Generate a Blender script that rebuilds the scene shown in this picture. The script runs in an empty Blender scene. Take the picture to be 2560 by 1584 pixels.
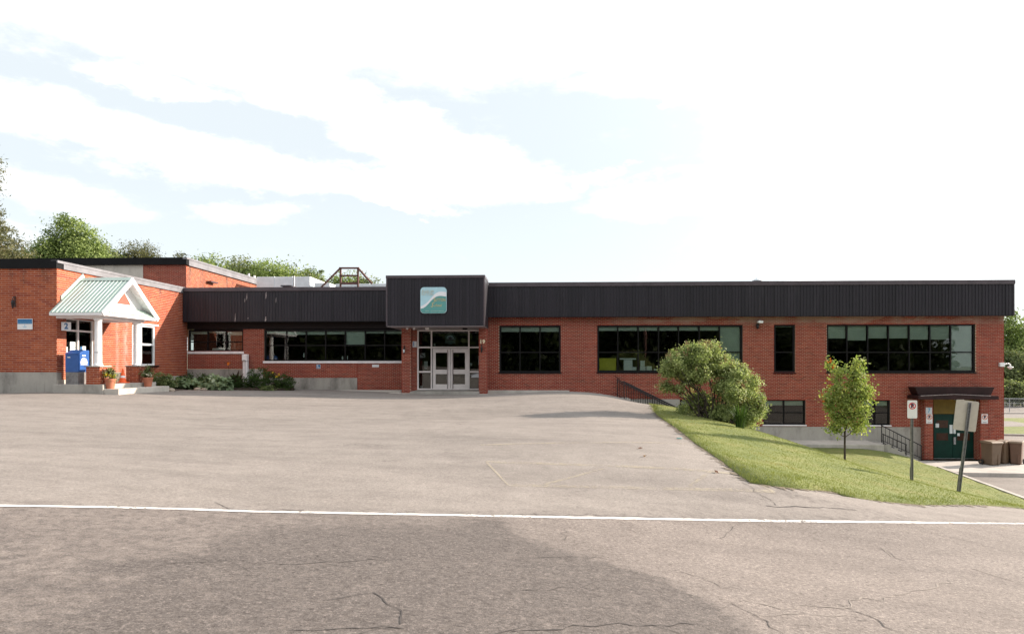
import bpy, math, random
import numpy as np
from mathutils import Vector, Matrix
from mathutils.geometry import delaunay_2d_cdt

R = math.radians
random.seed(7); rng = np.random.default_rng(7)
sc = bpy.context.scene
COL = sc.collection

# ------------------------------------------------------------------ camera, sky, sun, exposure
F = 1600.0; YAW = R(2.5); CZ = 1.6; HOR = 908.0
CT, ST = math.cos(YAW), math.sin(YAW)
cam = bpy.data.cameras.new('camera'); cam_o = bpy.data.objects.new('camera', cam); COL.objects.link(cam_o)
cam.sensor_width = 36; cam.lens = 36*F/2560; cam.shift_y = (HOR-792)/2560
cam.clip_start = 0.1; cam.clip_end = 3000
cam_o.location = (0, 0, CZ); cam_o.rotation_euler = (R(90), 0, YAW)
sc.camera = cam_o
SUN = Vector((2.75, 1.0, 1.15)).normalized()
SUN_EL = math.asin(SUN.z); SUN_AZ = math.atan2(SUN.x, SUN.y)
sc.view_settings.view_transform = 'Standard'; sc.view_settings.look = 'None'
sc.view_settings.exposure = 1.55; sc.view_settings.gamma = 1; sc.view_settings.use_curve_mapping = False
sl = bpy.data.lights.new('sun', 'SUN'); sl.energy = 3.4; sl.angle = R(0.6); sl.color = (1.0, 0.86, 0.72)
so = bpy.data.objects.new('sun', sl); COL.objects.link(so)
so.rotation_euler = (-SUN).to_track_quat('-Z', 'Y').to_euler(); so.location = (40, 30, 40)

def build_world():
    w = bpy.data.worlds.new('World'); sc.world = w; w.use_nodes = True
    nt = w.node_tree; nt.nodes.clear(); N = nt.nodes.new; L = nt.links.new
    def val(x):
        return x
    def math_(op, a, b=None, c=None, clamp=False):
        n = N('ShaderNodeMath'); n.operation = op; n.use_clamp = clamp
        for i, v in enumerate((a, b, c)):
            if v is None: continue
            if isinstance(v, (int, float)): n.inputs[i].default_value = v
            else: L(v, n.inputs[i])
        return n.outputs[0]
    sky = N('ShaderNodeTexSky'); sky.sky_type = 'NISHITA'; sky.sun_disc = False
    sky.sun_elevation = SUN_EL; sky.sun_rotation = SUN_AZ; sky.air_density = 1.0; sky.dust_density = 1.2; sky.ozone_density = 1.5
    tc = N('ShaderNodeTexCoord'); g = tc.outputs['Generated']
    sx = N('ShaderNodeSeparateXYZ'); L(g, sx.inputs[0])
    x, y, z = sx.outputs
    az = math_('ARCTAN2', x, y); el = math_('ARCSINE', z)
    cb = N('ShaderNodeCombineXYZ'); L(math_('MULTIPLY', az, 1.0), cb.inputs[0]); L(math_('MULTIPLY', el, 2.3), cb.inputs[1])
    mp = N('ShaderNodeMapping'); mp.inputs['Rotation'].default_value = (0, 0, 0.10); L(cb.outputs[0], mp.inputs[0])
    def noise(scale, detail, rough, dist=0):
        n = N('ShaderNodeTexNoise'); n.noise_dimensions = '3D'
        n.inputs['Scale'].default_value = scale; n.inputs['Detail'].default_value = detail
        n.inputs['Roughness'].default_value = rough; n.inputs['Distortion'].default_value = dist
        L(mp.outputs[0], n.inputs['Vector']); return n.outputs['Fac']
    nb = noise(3.2, 8, 0.62, 0.25); nf = noise(10, 8, 0.65, 0.2)
    # gaps of blue between the cloud banks: centre azimuth, elevation, tilt, half sizes (radians)
    banks = []
    def cpx(px, py, rx, ry, slope, amp):
        u, v = (px-1280)/F, (HOR-py)/F; banks.append((math.atan(u)-YAW, math.atan(v/math.sqrt(1+u*u)), -math.atan(slope), rx/F/(1+u*u), ry/F/(1+u*u*.5), amp))
    for q in [(300,20,700,95,.02,1.0),(1000,40,500,110,.10,1.0),(1250,125,330,45,.08,.95),(1650,50,500,110,.1,1.0),(1800,160,330,60,.0,.95),
              (380,200,230,30,.08,.95),(720,225,260,48,.16,1.0),(930,290,240,56,.26,1.0),(1120,370,240,58,.22,1.0),(1270,450,170,34,.08,.9),
              (20,250,260,72,.14,1.0),(230,335,330,52,.14,1.0),(540,395,350,40,.10,1.0),(900,440,380,42,.06,1.0),(1180,465,220,26,.0,.85),
              (620,520,110,30,.0,.62),(1060,508,140,12,.08,.75),(1500,445,70,14,-.05,.7),(1660,490,230,44,-.05,.62),(1640,262,30,12,0,.6),(90,470,300,50,.1,.68),(2250,400,480,330,0,.95),(1900,330,240,60,-.1,.6),(60,590,300,40,0,.55)]: cpx(*q)
    banks += [(1.6, 0.7, 0.2, 0.7, 0.35, 1), (-1.8, 0.5, 0.1, 0.9, 0.14, 1), (2.9, 0.6, 0.1, 0.7, 0.2, 1), (-2.7, 1.0, 0.1, 0.8, 0.2, 1), (-2.6, 0.35, 0.05, 0.6, 0.08, 1)]
    def cnoise(scale, detail, rough):
        n = N('ShaderNodeTexNoise'); n.inputs['Scale'].default_value = scale; n.inputs['Detail'].default_value = detail; n.inputs['Roughness'].default_value = rough
        L(mp.outputs[0], n.inputs['Vector']); q = N('ShaderNodeSeparateColor'); L(n.outputs['Color'], q.inputs[0]); return q.outputs
    w1, w2 = cnoise(5, 3, .5), cnoise(17, 7, .68)
    azw = math_('ADD', az, math_('ADD', math_('MULTIPLY', math_('SUBTRACT', w1[0], .5), .30), math_('MULTIPLY', math_('SUBTRACT', w2[0], .5), .12)))
    elw = math_('ADD', el, math_('ADD', math_('MULTIPLY', math_('SUBTRACT', w1[1], .5), .085), math_('MULTIPLY', math_('SUBTRACT', w2[1], .5), .045)))
    field = None
    for (a0, e0, t, ra, re, am) in banks:
        da = math_('SUBTRACT', azw, a0); de = math_('SUBTRACT', elw, e0)
        c, s = math.cos(t), math.sin(t)
        p = math_('DIVIDE', math_('ADD', math_('MULTIPLY', da, c), math_('MULTIPLY', de, s)), ra)
        q = math_('DIVIDE', math_('SUBTRACT', math_('MULTIPLY', de, c), math_('MULTIPLY', da, s)), re)
        r2 = math_('ADD', math_('MULTIPLY', p, p), math_('MULTIPLY', q, q))
        f = math_('MULTIPLY', math_('EXPONENT', math_('MULTIPLY', math_('MULTIPLY', r2, r2), -0.7)), am)
        field = f if field is None else math_('MAXIMUM', field, f)
    rag = math_('ADD', math_('MULTIPLY', math_('SUBTRACT', nb, 0.5), 0.45), math_('MULTIPLY', math_('SUBTRACT', nf, 0.5), 1.1))
    fld = math_('ADD', field, rag)
    mr = N('ShaderNodeMapRange'); mr.interpolation_type = 'SMOOTHSTEP'; L(fld, mr.inputs[0])
    mr.inputs[1].default_value = 0.08; mr.inputs[2].default_value = 1.08; mr.inputs[3].default_value = 0.0; mr.inputs[4].default_value = 1.0
    # open veil towards the sun and the horizon
    cloud = mr.outputs[0]
    # brightness of the thin cloud rises towards the sun
    dt = N('ShaderNodeVectorMath'); dt.operation = 'DOT_PRODUCT'; L(g, dt.inputs[0]); dt.inputs[1].default_value = SUN
    dotv = math_('MAXIMUM', dt.outputs['Value'], 0.0)
    glow = math_('POWER', dotv, 3.0)
    hzn = math_('MULTIPLY', math_('SUBTRACT', 0.24, el, clamp=True), 0.16)
    veil = math_('ADD', math_('ADD', 0.372, hzn), math_('MULTIPLY', math_('POWER', dotv, 5.0), 0.5))
    cl = math_('ADD', math_('ADD', 0.50, math_('MULTIPLY', glow, 0.8)), math_('MULTIPLY', math_('SUBTRACT', nf, 0.5), 0.10))
    skm = N('ShaderNodeMix'); skm.data_type = 'RGBA'; skm.blend_type = 'MULTIPLY'; skm.inputs[0].default_value = 1.0
    L(sky.outputs[0], skm.inputs[6]); skm.inputs[7].default_value = (0.07, 0.07, 0.07, 1)
    def colmul(col, v):
        m = N('ShaderNodeVectorMath'); m.operation = 'SCALE'; m.inputs[0].default_value = col; L(v, m.inputs['Scale']); return m.outputs[0]
    mix1 = N('ShaderNodeMix'); mix1.data_type = 'RGBA'; mix1.inputs[0].default_value = 0.86
    L(skm.outputs[2], mix1.inputs[6]); L(colmul((0.865, 0.93, 0.96), veil), mix1.inputs[7])
    mix2 = N('ShaderNodeMix'); mix2.data_type = 'RGBA'; L(cloud, mix2.inputs[0])
    L(mix1.outputs[2], mix2.inputs[6]); L(colmul((1.0, 0.995, 0.985), cl), mix2.inputs[7])
    bg = N('ShaderNodeBackground'); bg.inputs['Strength'].default_value = 1.0
    L(mix2.outputs[2], bg.inputs['Color'])
    out = N('ShaderNodeOutputWorld'); L(bg.outputs[0], out.inputs[0])
build_world()

# ------------------------------------------------------------------ photo geometry: pixel (2560 wide) to place
def P3(px, py, d):
    u = (px-1280)/F; v = (HOR-py)/F
    return Vector((d*(u*CT-ST), d*(u*ST+CT), CZ+d*v))
def dY(px, Y): return Y/(CT+(px-1280)/F*ST)
def dX(px, X): return X/((px-1280)/F*CT-ST)
def X_(px, Y): return P3(px, HOR, dY(px, Y)).x
def Z_(px, py, Y): return P3(px, py, dY(px, Y)).z
def YZ(px, py, X):
    p = P3(px, py, dX(px, X)); return p.y, p.z

# ------------------------------------------------------------------ height of the ground
ctrl = []
for (px, py, d) in [
    # lot
    (142,978,25.5),(0,983,25.6),(330,979,27),(460,972,33),(730,974,33.3),(900,976,33.3),(1000,983,32),(1216,986,31.6),(1420,987,32.2),(1500,990,31.8),
    (1280,1100,14.5),(600,1100,14.0),(100,1100,12.5),(1280,1030,22.5),(600,1030,21.5),(1500,1100,15),
    (1593,1003,29),(1640,1035,23),(1690,1070,19),(1740,1110,15.5),(1800,1150,13.3),(1850,1190,11.8),(1880,1210,11.0),
    # edge of road shoulder and lawn
    (2000,1223,11.3),(2110,1240,11.6),(2200,1253,12.0),(2300,1262,12.4),(2560,1272,13.5),
    # white line
    (0,1264,6.6),(492,1275,7.4),(922,1283,7.9),(1280,1290,8.3),(1751,1299,9.1),(1961,1305,9.6),(2560,1308,11.2),
    # lawn
    (1850,1068,22),(1700,1020,25.5),(1900,1150,14.5),(1900,1190,12.2),(2000,1190,13),(1960,1102,20),(2080,1143,18),(2112,1153,19),(1760,1042,24),
    (2000,1119,30.4),(2100,1119,30.3),(2200,1122,30.2),(2100,1142,27.4),(2300,1160,29.2),(2250,1200,22),(2200,1200,19.5),(2150,1172,21),
    (2280,1232,18.3),(2398,1240,16.5),(2347,1170,28.3),(2450,1208,25),(2560,1249,22.5),(2700,1300,19.8)]:
    ctrl.append(P3(px, py, d))
for x in (-12, -6, 0, 6, 12, 18):
    for y in (-7, -1, 4):
        if y == 4 and abs(x) > 7: continue
        ctrl.append(Vector((x, y, -.39-.075*(x+.36)-.043*(y-8.3))))
for p in [(25,25,-3.2),(40,30,-3.2),(30,45,-3.2),(45,60,-3.2),(24,40,-3.2),(30,20,-3.1),(45,15,-3.0),(-25,25,.55),(-26,12,.75),(-19,16,.35),(-26,2,1.3),(-30,34,.6),(12,31.5,-2.3),(8.5,31.5,-2.25),(6,27.5,-1.2)]:
    ctrl.append(Vector(p))
CP = np.array([(p.x, p.y) for p in ctrl]); CV = np.array([p.z for p in ctrl])
def _k(r2): return np.where(r2 > 1e-9, 0.5*r2*np.log(np.maximum(r2, 1e-9)), 0)
n = len(CP); K = _k(((CP[:, None]-CP[None])**2).sum(-1)) + np.eye(n)*1.6
Pm = np.c_[np.ones(n), CP]; A = np.zeros((n+3, n+3)); A[:n, :n] = K; A[:n, n:] = Pm; A[n:, :n] = Pm.T
W_ = np.linalg.solve(A, np.r_[CV, 0, 0, 0])
def Hs(xy):
    xy = np.asarray(xy, float).reshape(-1, 2); out = np.empty(len(xy))
    for i in range(0, len(xy), 20000):
        q = xy[i:i+20000]
        z = _k(((q[:, None]-CP[None])**2).sum(-1))@W_[:n] + W_[n] + q@W_[n+1:]
        out[i:i+20000] = z
    return np.clip(out, -3.25, 1.9)
def H(x, y): return float(Hs([(x, y)])[0])
def hit(px, py, d0=2.0, d1=70.0):
    ds = np.linspace(d0, d1, 500); pts = np.array([tuple(P3(px, py, d)) for d in ds])
    diff = pts[:, 2]-Hs(pts[:, :2]); i = np.argmax(diff < 0)
    if diff[i] >= 0: i = len(ds)-1
    a, b = ds[max(i-1, 0)], ds[i]
    for _ in range(18):
        m = (a+b)/2; p = P3(px, py, m)
        if p.z-H(p.x, p.y) > 0: a = m
        else: b = m
    return P3(px, py, (a+b)/2)

# ------------------------------------------------------------------ materials
def nmat(name):
    m = bpy.data.materials.new(name); m.use_nodes = True; nt = m.node_tree
    return m, nt, nt.nodes['Principled BSDF'], nt.nodes.new, nt.links.new
def ramp(nt, src, stops):
    r = nt.nodes.new('ShaderNodeValToRGB'); nt.links.new(src, r.inputs[0])
    e = r.color_ramp.elements
    while len(e) < len(stops): e.new(0.5)
    for el, (p, c) in zip(e, stops): el.position = p; el.color = (*c, 1)
    return r.outputs[0]
def tnoise(nt, scale, detail=4, rough=.55, vec=None, dist=0, out='Fac'):
    t = nt.nodes.new('ShaderNodeTexNoise'); t.inputs['Scale'].default_value = scale; t.inputs['Detail'].default_value = detail
    t.inputs['Roughness'].default_value = rough; t.inputs['Distortion'].default_value = dist
    if vec is None:
        g = nt.nodes.new('ShaderNodeNewGeometry'); vec = g.outputs['Position']
    nt.links.new(vec, t.inputs['Vector']); return t.outputs[out]
def scaled_pos(nt, s):
    g = nt.nodes.new('ShaderNodeNewGeometry'); m = nt.nodes.new('ShaderNodeMapping'); m.inputs['Scale'].default_value = s
    nt.links.new(g.outputs['Position'], m.inputs[0]); return m.outputs[0]
def mixc(nt, f, a, b, mode='MIX'):
    m = nt.nodes.new('ShaderNodeMix'); m.data_type = 'RGBA'; m.blend_type = mode
    for s, v in ((m.inputs[0], f), (m.inputs[6], a), (m.inputs[7], b)):
        if isinstance(v, (int, float)): s.default_value = v
        elif isinstance(v, tuple): s.default_value = (*v, 1)
        else: nt.links.new(v, s)
    return m.outputs[2]
def mth(nt, op, a, b=None, c=None, clamp=False):
    n = nt.nodes.new('ShaderNodeMath'); n.operation = op; n.use_clamp = clamp
    for i, v in enumerate((a, b, c)):
        if v is None: continue
        if isinstance(v, (int, float)): n.inputs[i].default_value = v
        else: nt.links.new(v, n.inputs[i])
    return n.outputs[0]
def smooth(nt, v, a, b, o0=0.0, o1=1.0):
    n = nt.nodes.new('ShaderNodeMapRange'); n.interpolation_type = 'SMOOTHSTEP'; nt.links.new(v, n.inputs[0])
    for i, q in enumerate((a, b, o0, o1)): n.inputs[i+1].default_value = q
    return n.outputs[0]
def bump(nt, bsdf, h, strength, dist):
    b = nt.nodes.new('ShaderNodeBump'); b.inputs['Strength'].default_value = strength; b.inputs['Distance'].default_value = dist
    nt.links.new(h, b.inputs['Height']); nt.links.new(b.outputs[0], bsdf.inputs['Normal'])
def attr(nt, name, out='Fac'):
    a = nt.nodes.new('ShaderNodeAttribute'); a.attribute_name = name; return a.outputs[out]

def simple(name, col, rough=.6, metal=0, var=.12, scale=6, bumpy=0, spec=None, var2=0):
    m, nt, b, N, L = nmat(name)
    f = tnoise(nt, scale, 6, .65)
    d = tuple(c*(1-var*1.6) for c in col); l = tuple(min(1, c*(1+var)) for c in col)
    L(ramp(nt, f, [(.3, d), (.7, l)]), b.inputs['Base Color'])
    b.inputs['Roughness'].default_value = rough; b.inputs['Metallic'].default_value = metal
    if spec is not None: b.inputs['Specular IOR Level'].default_value = spec
    if bumpy: bump(nt, b, tnoise(nt, scale*12, 5, .6), bumpy, .01)
    return m

def brick_mat(name, cols, stain=0.35):
    m, nt, b, N, L = nmat(name)
    oi = N('ShaderNodeObjectInfo')
    v = mth(nt, 'FRACT', mth(nt, 'ADD', attr(nt, 'shade'), oi.outputs['Random']))
    c = ramp(nt, v, [(i/(len(cols)-1), q) for i, q in enumerate(cols)])
    big = tnoise(nt, .55, 6, .6, scaled_pos(nt, (1, 1, .55)))
    c = mixc(nt, smooth(nt, big, .35, .68, 0, stain), c, tuple(q*.62 for q in cols[1]))
    fine = tnoise(nt, 60, 4, .6); c = mixc(nt, .35, c, ramp(nt, fine, [(.3, (.35, .35, .35)), (.7, (1, 1, 1))]), 'MULTIPLY')
    eff = tnoise(nt, 1.1, 8, .7, scaled_pos(nt, (1, 1, .3)))
    c = mixc(nt, smooth(nt, eff, .60, .80, 0, .28), c, (.42, .30, .27))
    g_ = N('ShaderNodeNewGeometry'); sx_ = N('ShaderNodeSeparateXYZ'); L(g_.outputs['Position'], sx_.inputs[0])
    lime = mth(nt, 'MULTIPLY', mth(nt, 'MULTIPLY', smooth(nt, sx_.outputs[2], 3.42, 3.74), smooth(nt, sx_.outputs[0], 1.5, 6.5)), smooth(nt, tnoise(nt, .9, 7, .7, scaled_pos(nt, (.7, 1, 2.2))), .40, .58))
    if name == 'brick_red': c = mixc(nt, mth(nt, 'MULTIPLY', lime, .75), c, (.40,.27,.23))
    if name != 'brick_red':
        py_ = sx_.outputs[1]; pn = tnoise(nt, 2.6, 7, .7, scaled_pos(nt, (1, 1, .5)))
        for yc, ww_, am in ((28.75, .16, .62), (28.15, .10, .4), (29.3, .14, .4)):
            q_ = mth(nt, 'DIVIDE', mth(nt, 'SUBTRACT', py_, yc), ww_); st_ = mth(nt, 'EXPONENT', mth(nt, 'MULTIPLY', mth(nt, 'MULTIPLY', q_, q_), -1.0))
            c = mixc(nt, mth(nt, 'MULTIPLY', mth(nt, 'MULTIPLY', st_, am), smooth(nt, pn, .36, .56)), c, (.50, .36, .32))
        drip = mth(nt, 'MULTIPLY', smooth(nt, sx_.outputs[2], 4.3, 5.3), smooth(nt, tnoise(nt, 2.4, 6, .7, scaled_pos(nt, (1, 1, .10))), .50, .64))
        c = mixc(nt, mth(nt, 'MULTIPLY', drip, .7), c, (.055, .022, .016))
    rust = tnoise(nt, .42, 5, .6, scaled_pos(nt, (1.2, 1, .35))); c = mixc(nt, smooth(nt, rust, .50, .72, 0, .5), c, tuple(q*v for q, v in zip(cols[2], (.78, .62, .62))))
    L(c, b.inputs['Base Color']); b.inputs['Roughness'].default_value = .85; b.inputs['Specular IOR Level'].default_value = .25
    bump(nt, b, fine, .25, .003)
    return m
def paint(name, col, thr, amt):
    m, nt, b, N, L = nmat(name)
    f = tnoise(nt, 14, 7, .75); g = tnoise(nt, 1.2, 4, .6)
    tr = N('ShaderNodeBsdfTransparent'); mx = N('ShaderNodeMixShader')
    L(mth(nt, 'MULTIPLY', smooth(nt, mth(nt, 'ADD', f, mth(nt, 'MULTIPLY', mth(nt, 'SUBTRACT', g, .5), .5)), thr-.08, thr+.08), amt), mx.inputs[0])
    b.inputs['Base Color'].default_value = (*col, 1); b.inputs['Roughness'].default_value = .7
    L(tr.outputs[0], mx.inputs[1]); L(b.outputs[0], mx.inputs[2]); L(mx.outputs[0], nt.nodes['Material Output'].inputs[0]); return m
M = {}
M['brick'] = brick_mat('brick_red', [(.25,.037,.025),(.34,.056,.034),(.29,.044,.034),(.41,.078,.046),(.19,.030,.023),(.35,.056,.038)])
M['brick_wing'] = brick_mat('brick_orange_red', [(.35,.074,.030),(.42,.100,.040),(.29,.054,.026),(.47,.122,.050),(.26,.044,.024),(.38,.086,.036)], .3)
M['mortar'] = simple('mortar', (.52,.40,.29), .95, var=.15, scale=3)
M['mortar_wing'] = simple('mortar_wing', (.60,.45,.35), .95, var=.15, scale=3)
def concrete(name, col, stain=.5):
    m, nt, b, N, L = nmat(name)
    f = tnoise(nt, 1.3, 8, .65, scaled_pos(nt, (1, 1, .45)))
    c = ramp(nt, f, [(.28, tuple(q*(1-stain) for q in col)), (.5, col), (.75, tuple(min(1, q*1.2) for q in col))])
    g = tnoise(nt, 40, 5, .6); c = mixc(nt, .3, c, ramp(nt, g, [(.3, (.5,.5,.5)), (.7, (1,1,1))]), 'MULTIPLY')
    dr = tnoise(nt, 5, 6, .7, scaled_pos(nt, (1, 1, .08))); c = mixc(nt, smooth(nt, dr, .55, .8, 0, .45), c, tuple(q*.4 for q in col))
    L(c, b.inputs['Base Color']); b.inputs['Roughness'].default_value = .9; bump(nt, b, g, .3, .006)
    return m
M['concrete'] = concrete('concrete_wall', (.385,.36,.325), .6)
M['concrete_pale'] = concrete('concrete_pale', (.52,.48,.43), .3)
M['paving'] = concrete('concrete_paving', (.46,.42,.385), .25)
M['dark_metal'] = simple('dark_cladding', (.020,.019,.025), .45, .0, var=.25, scale=1.5, spec=.3)
def cladding():
    m, nt, b, N, L = nmat('charcoal_cladding')
    oi = N('ShaderNodeObjectInfo')
    c = ramp(nt, oi.outputs['Random'], [(0, (.018,.016,.021)), (.5, (.028,.024,.032)), (1, (.021,.019,.025))])
    st = tnoise(nt, 2.2, 6, .7, scaled_pos(nt, (1, 1, .15))); c = mixc(nt, smooth(nt, st, .5, .8, 0, .5), c, (.050,.045,.055))
    sp = tnoise(nt, 9, 8, .8, scaled_pos(nt, (2.5, 1, .5))); c = mixc(nt, smooth(nt, sp, .735, .76, 0, .55), c, (.33,.31,.32))
    L(c, b.inputs['Base Color']); b.inputs['Roughness'].default_value = .45; b.inputs['Specular IOR Level'].default_value = .3
    return m
M['cladding'] = cladding()
M['cap_metal'] = simple('fascia_cap', (.085,.066,.076), .35, .2, var=.15, scale=2)
M['black_fascia'] = simple('black_fascia', (.006,.006,.007), .6, var=.3, scale=2, spec=.15)
M['grey_flash'] = simple('grey_flashing', (.20,.195,.21), .45, .2, var=.2, scale=1.5)
M['frame_dark'] = simple('bronze_frame', (.006,.005,.006), .5, var=.2, scale=3, spec=.2)
M['header_dark'] = simple('header_panel', (.010,.006,.006), .6, var=.2, spec=.2)
M['frame_light'] = simple('beige_aluminium', (.88,.83,.82), .4, var=.06, scale=4)
M['white_paint'] = simple('white_paint', (.80,.80,.82), .5, var=.05, scale=4)
M['white_sill'] = simple('white_sill', (.82,.78,.79), .5, var=.08, scale=5)
M['soffit'] = simple('soffit_metal', (.26,.22,.23), .4, var=.1)
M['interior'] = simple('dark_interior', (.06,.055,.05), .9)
M['blind'] = simple('blind_fabric', (.55,.63,.57), .8, var=.06, scale=3)
M['paper'] = simple('paper', (.70,.76,.78), .8, var=.06)
M['yellow_poster'] = simple('yellow_poster', (.55,.52,.06), .8, var=.1)
M['yellow_poster_dark'] = simple('yellow_poster_dark', (.46,.40,.02), .8, var=.1)
M['roof_top'] = simple('roof_gravel', (.25,.24,.23), .95, var=.2)
M['green_roof'] = simple('green_metal_roof', (.44,.54,.49), .38, .1, var=.06, scale=1.2)
M['red_vent'] = simple('red_panel', (.50,.09,.06), .7, var=.05)
M['galv'] = simple('galvanised', (.42,.43,.45), .45, .6, var=.2, scale=8)
M['post'] = simple('galvanised_post', (.22,.22,.23), .5, .5, var=.25, scale=14)
M['duct'] = simple('white_duct', (.74,.77,.80), .4, .1, var=.1, scale=2)
M['timber'] = simple('brown_timber', (.15,.07,.055), .8, var=.3, scale=5)
M['black_iron'] = simple('black_iron', (.010,.009,.011), .4, var=.2)
M['green_door'] = simple('green_door', (.003,.036,.027), .5, var=.2, scale=2, spec=.25)
M['brown_glass'] = simple('brown_panel', (.05,.02,.012), .25)
M['olive'] = simple('olive_panel', (.17,.115,.014), .7)
M['canopy_brown'] = simple('brown_canopy', (.030,.012,.012), .5, var=.3, scale=3, spec=.25)
M['worn_highlight'] = simple('worn_highlight_metal', (.34,.29,.29), .4, var=.3, scale=9)
M['terracotta'] = simple('terracotta', (.42,.15,.085), .85, var=.12, scale=6)
M['soil'] = simple('soil', (.06,.042,.03), .95, var=.4, scale=12, bumpy=.6)
M['blue_bin'] = simple('blue_metal', (.028,.10,.33), .35, .1, var=.1)
M['grey_ply'] = simple('grey_base', (.20,.19,.19), .8, var=.3, scale=5)
M['orange'] = simple('orange_plastic', (.85,.12,.02), .5, var=.06)
M['cream'] = simple('cream_plastic', (.66,.58,.44), .7, var=.06)
M['brown_plastic'] = simple('brown_plastic', (.135,.088,.055), .5, var=.12, scale=3)
M['brown_lid'] = simple('lid_plastic', (.22,.155,.105), .55, var=.12, scale=3)
M['red_plastic'] = simple('red_brown_plastic', (.125,.068,.046), .5, var=.1)
M['rubber'] = simple('rubber', (.012,.012,.012), .7)
M['sign_white'] = simple('sign_white', (.74,.74,.76), .4, var=.04)
M['sign_back'] = simple('sign_back', (.50,.455,.40), .5, .1, var=.1, scale=3)
M['sign_red'] = simple('sign_red', (.55,.015,.03), .5, var=.03)
M['sign_orange'] = simple('sign_orange', (.65,.16,.06), .5, var=.03)
M['sign_ink'] = simple('sign_ink', (.03,.03,.07), .5, var=.03)
M['sign_blue'] = simple('sign_blue', (.02,.14,.33), .5, var=.05)
M['num_blue'] = simple('number_blue', (.04,.16,.36), .5, var=.05)
M['num_pale_blue'] = simple('number_pale_blue', (.17,.42,.62), .5, var=.05)
M['plate_grey'] = simple('number_plate', (.60,.64,.70), .5, var=.05)
M['sky_board'] = simple('pale_blue_board', (.42,.65,.74), .5, var=.05, scale=3)
M['teal_board'] = simple('teal_board', (.10,.32,.31), .5, var=.07, scale=3)
M['wave_white'] = simple('wave_white', (.80,.80,.84), .5, var=.03)
M['gold'] = simple('gold_letter', (.62,.46,.20), .4, .1, var=.05)
M['gold_faint'] = simple('gold_letter_faded', (.56,.55,.46), .5, var=.05)
M['edge_soil'] = paint('edge_soil', (.15,.115,.075), .44, .85)
M['rock'] = simple('field_stone', (.38,.31,.25), .9, var=.3, scale=8, bumpy=.5)
M['bark'] = simple('bark', (.055,.042,.033), .95, var=.35, scale=9, bumpy=.6)
M['earth'] = simple('earth', (.10,.10,.055), .95, var=.3, scale=.4)
M['badge'] = simple('badge_teal', (.10,.19,.20), .5, var=.2, scale=12)
M['badge_pale'] = simple('badge_pale', (.26,.40,.47), .5, var=.2, scale=12)
M['brass'] = simple('brass_numeral', (.85,.74,.52), .5, .0, var=.05)

def glass_mat(name, tint=(.80,.84,.82), boost=1.0):
    m, nt, b, N, L = nmat(name); nt.nodes.remove(b)
    tr = N('ShaderNodeBsdfTransparent'); tr.inputs[0].default_value = (*tint, 1)
    gl = N('ShaderNodeBsdfGlossy'); gl.inputs['Roughness'].default_value = .012; gl.inputs[0].default_value = (1, 1, 1, 1)
    fr = N('ShaderNodeFresnel'); fr.inputs[0].default_value = 1.5
    bp = N('ShaderNodeBump'); bp.inputs['Strength'].default_value = .06; bp.inputs['Distance'].default_value = .02
    L(tnoise(nt, 1.2, 2, .5), bp.inputs['Height']); L(bp.outputs[0], gl.inputs['Normal'])
    mx = N('ShaderNodeMixShader'); L(mth(nt, 'MULTIPLY', fr.outputs[0], boost, clamp=True), mx.inputs[0]); L(tr.outputs[0], mx.inputs[1]); L(gl.outputs[0], mx.inputs[2])
    L(mx.outputs[0], nt.nodes['Material Output'].inputs[0]); return m
M['glass'] = glass_mat('window_glass')
M['glass_door'] = glass_mat('door_glass', (.75,.78,.76), 1.5)

def leaf_mat(name, dark, light, extra=None, transl=.35):
    m, nt, b, N, L = nmat(name)
    stops = [(0, dark), (.75, light)] + ([(1, extra)] if extra else [(1, tuple(min(1, q*1.15) for q in light))])
    c = ramp(nt, attr(nt, 'tint'), stops)
    L(c, b.inputs['Base Color']); b.inputs['Roughness'].default_value = .6; b.inputs['Specular IOR Level'].default_value = .18
    t = N('ShaderNodeBsdfTranslucent'); L(mixc(nt, .5, c, (.6,.75,.2), 'SOFT_LIGHT'), t.inputs[0])
    mx = N('ShaderNodeMixShader'); mx.inputs[0].default_value = transl; L(b.outputs[0], mx.inputs[1]); L(t.outputs[0], mx.inputs[2])
    L(mx.outputs[0], nt.nodes['Material Output'].inputs[0]); return m
M['leaf_tree'] = leaf_mat('leaf_maple', (.09,.13,.04), (.30,.37,.13))
M['leaf_far'] = leaf_mat('leaf_far', (.09,.115,.055), (.25,.28,.13), (.20,.15,.08))
M['needle'] = leaf_mat('needle', (.06,.065,.035), (.19,.185,.09), (.16,.11,.07))
M['leaf_bush'] = leaf_mat('leaf_lilac', (.11,.15,.045), (.43,.48,.21), (.60,.60,.36), .42)
M['leaf_sap'] = leaf_mat('leaf_sapling', (.15,.21,.055), (.39,.43,.14), (.50,.47,.20), .42)
M['leaf_red'] = leaf_mat('leaf_red_tip', (.45,.10,.03), (.60,.20,.05))
M['leaf_shrub'] = leaf_mat('leaf_shrub', (.022,.042,.010), (.07,.12,.030))
M['leaf_hosta'] = leaf_mat('leaf_hosta', (.10,.15,.075), (.32,.40,.24), (.60,.64,.50))
M['leaf_pale'] = leaf_mat('leaf_pale', (.06,.09,.03), (.22,.26,.11), (.34,.36,.2))
M['leaf_canna'] = leaf_mat('leaf_canna', (.025,.010,.012), (.07,.025,.025))
M['leaf_wood'] = leaf_mat('leaf_wood', (.012,.019,.005), (.038,.052,.014))
M['flower_yellow'] = leaf_mat('flower_yellow', (.65,.45,.02), (.8,.62,.05))
M['flower_orange'] = leaf_mat('flower_orange', (.7,.16,.01), (.8,.22,.02))
M['flower_white'] = leaf_mat('flower_white', (.6,.55,.45), (.8,.75,.62))
M['seed_head'] = leaf_mat('seed_head', (.20,.10,.07), (.34,.20,.14))
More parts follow.
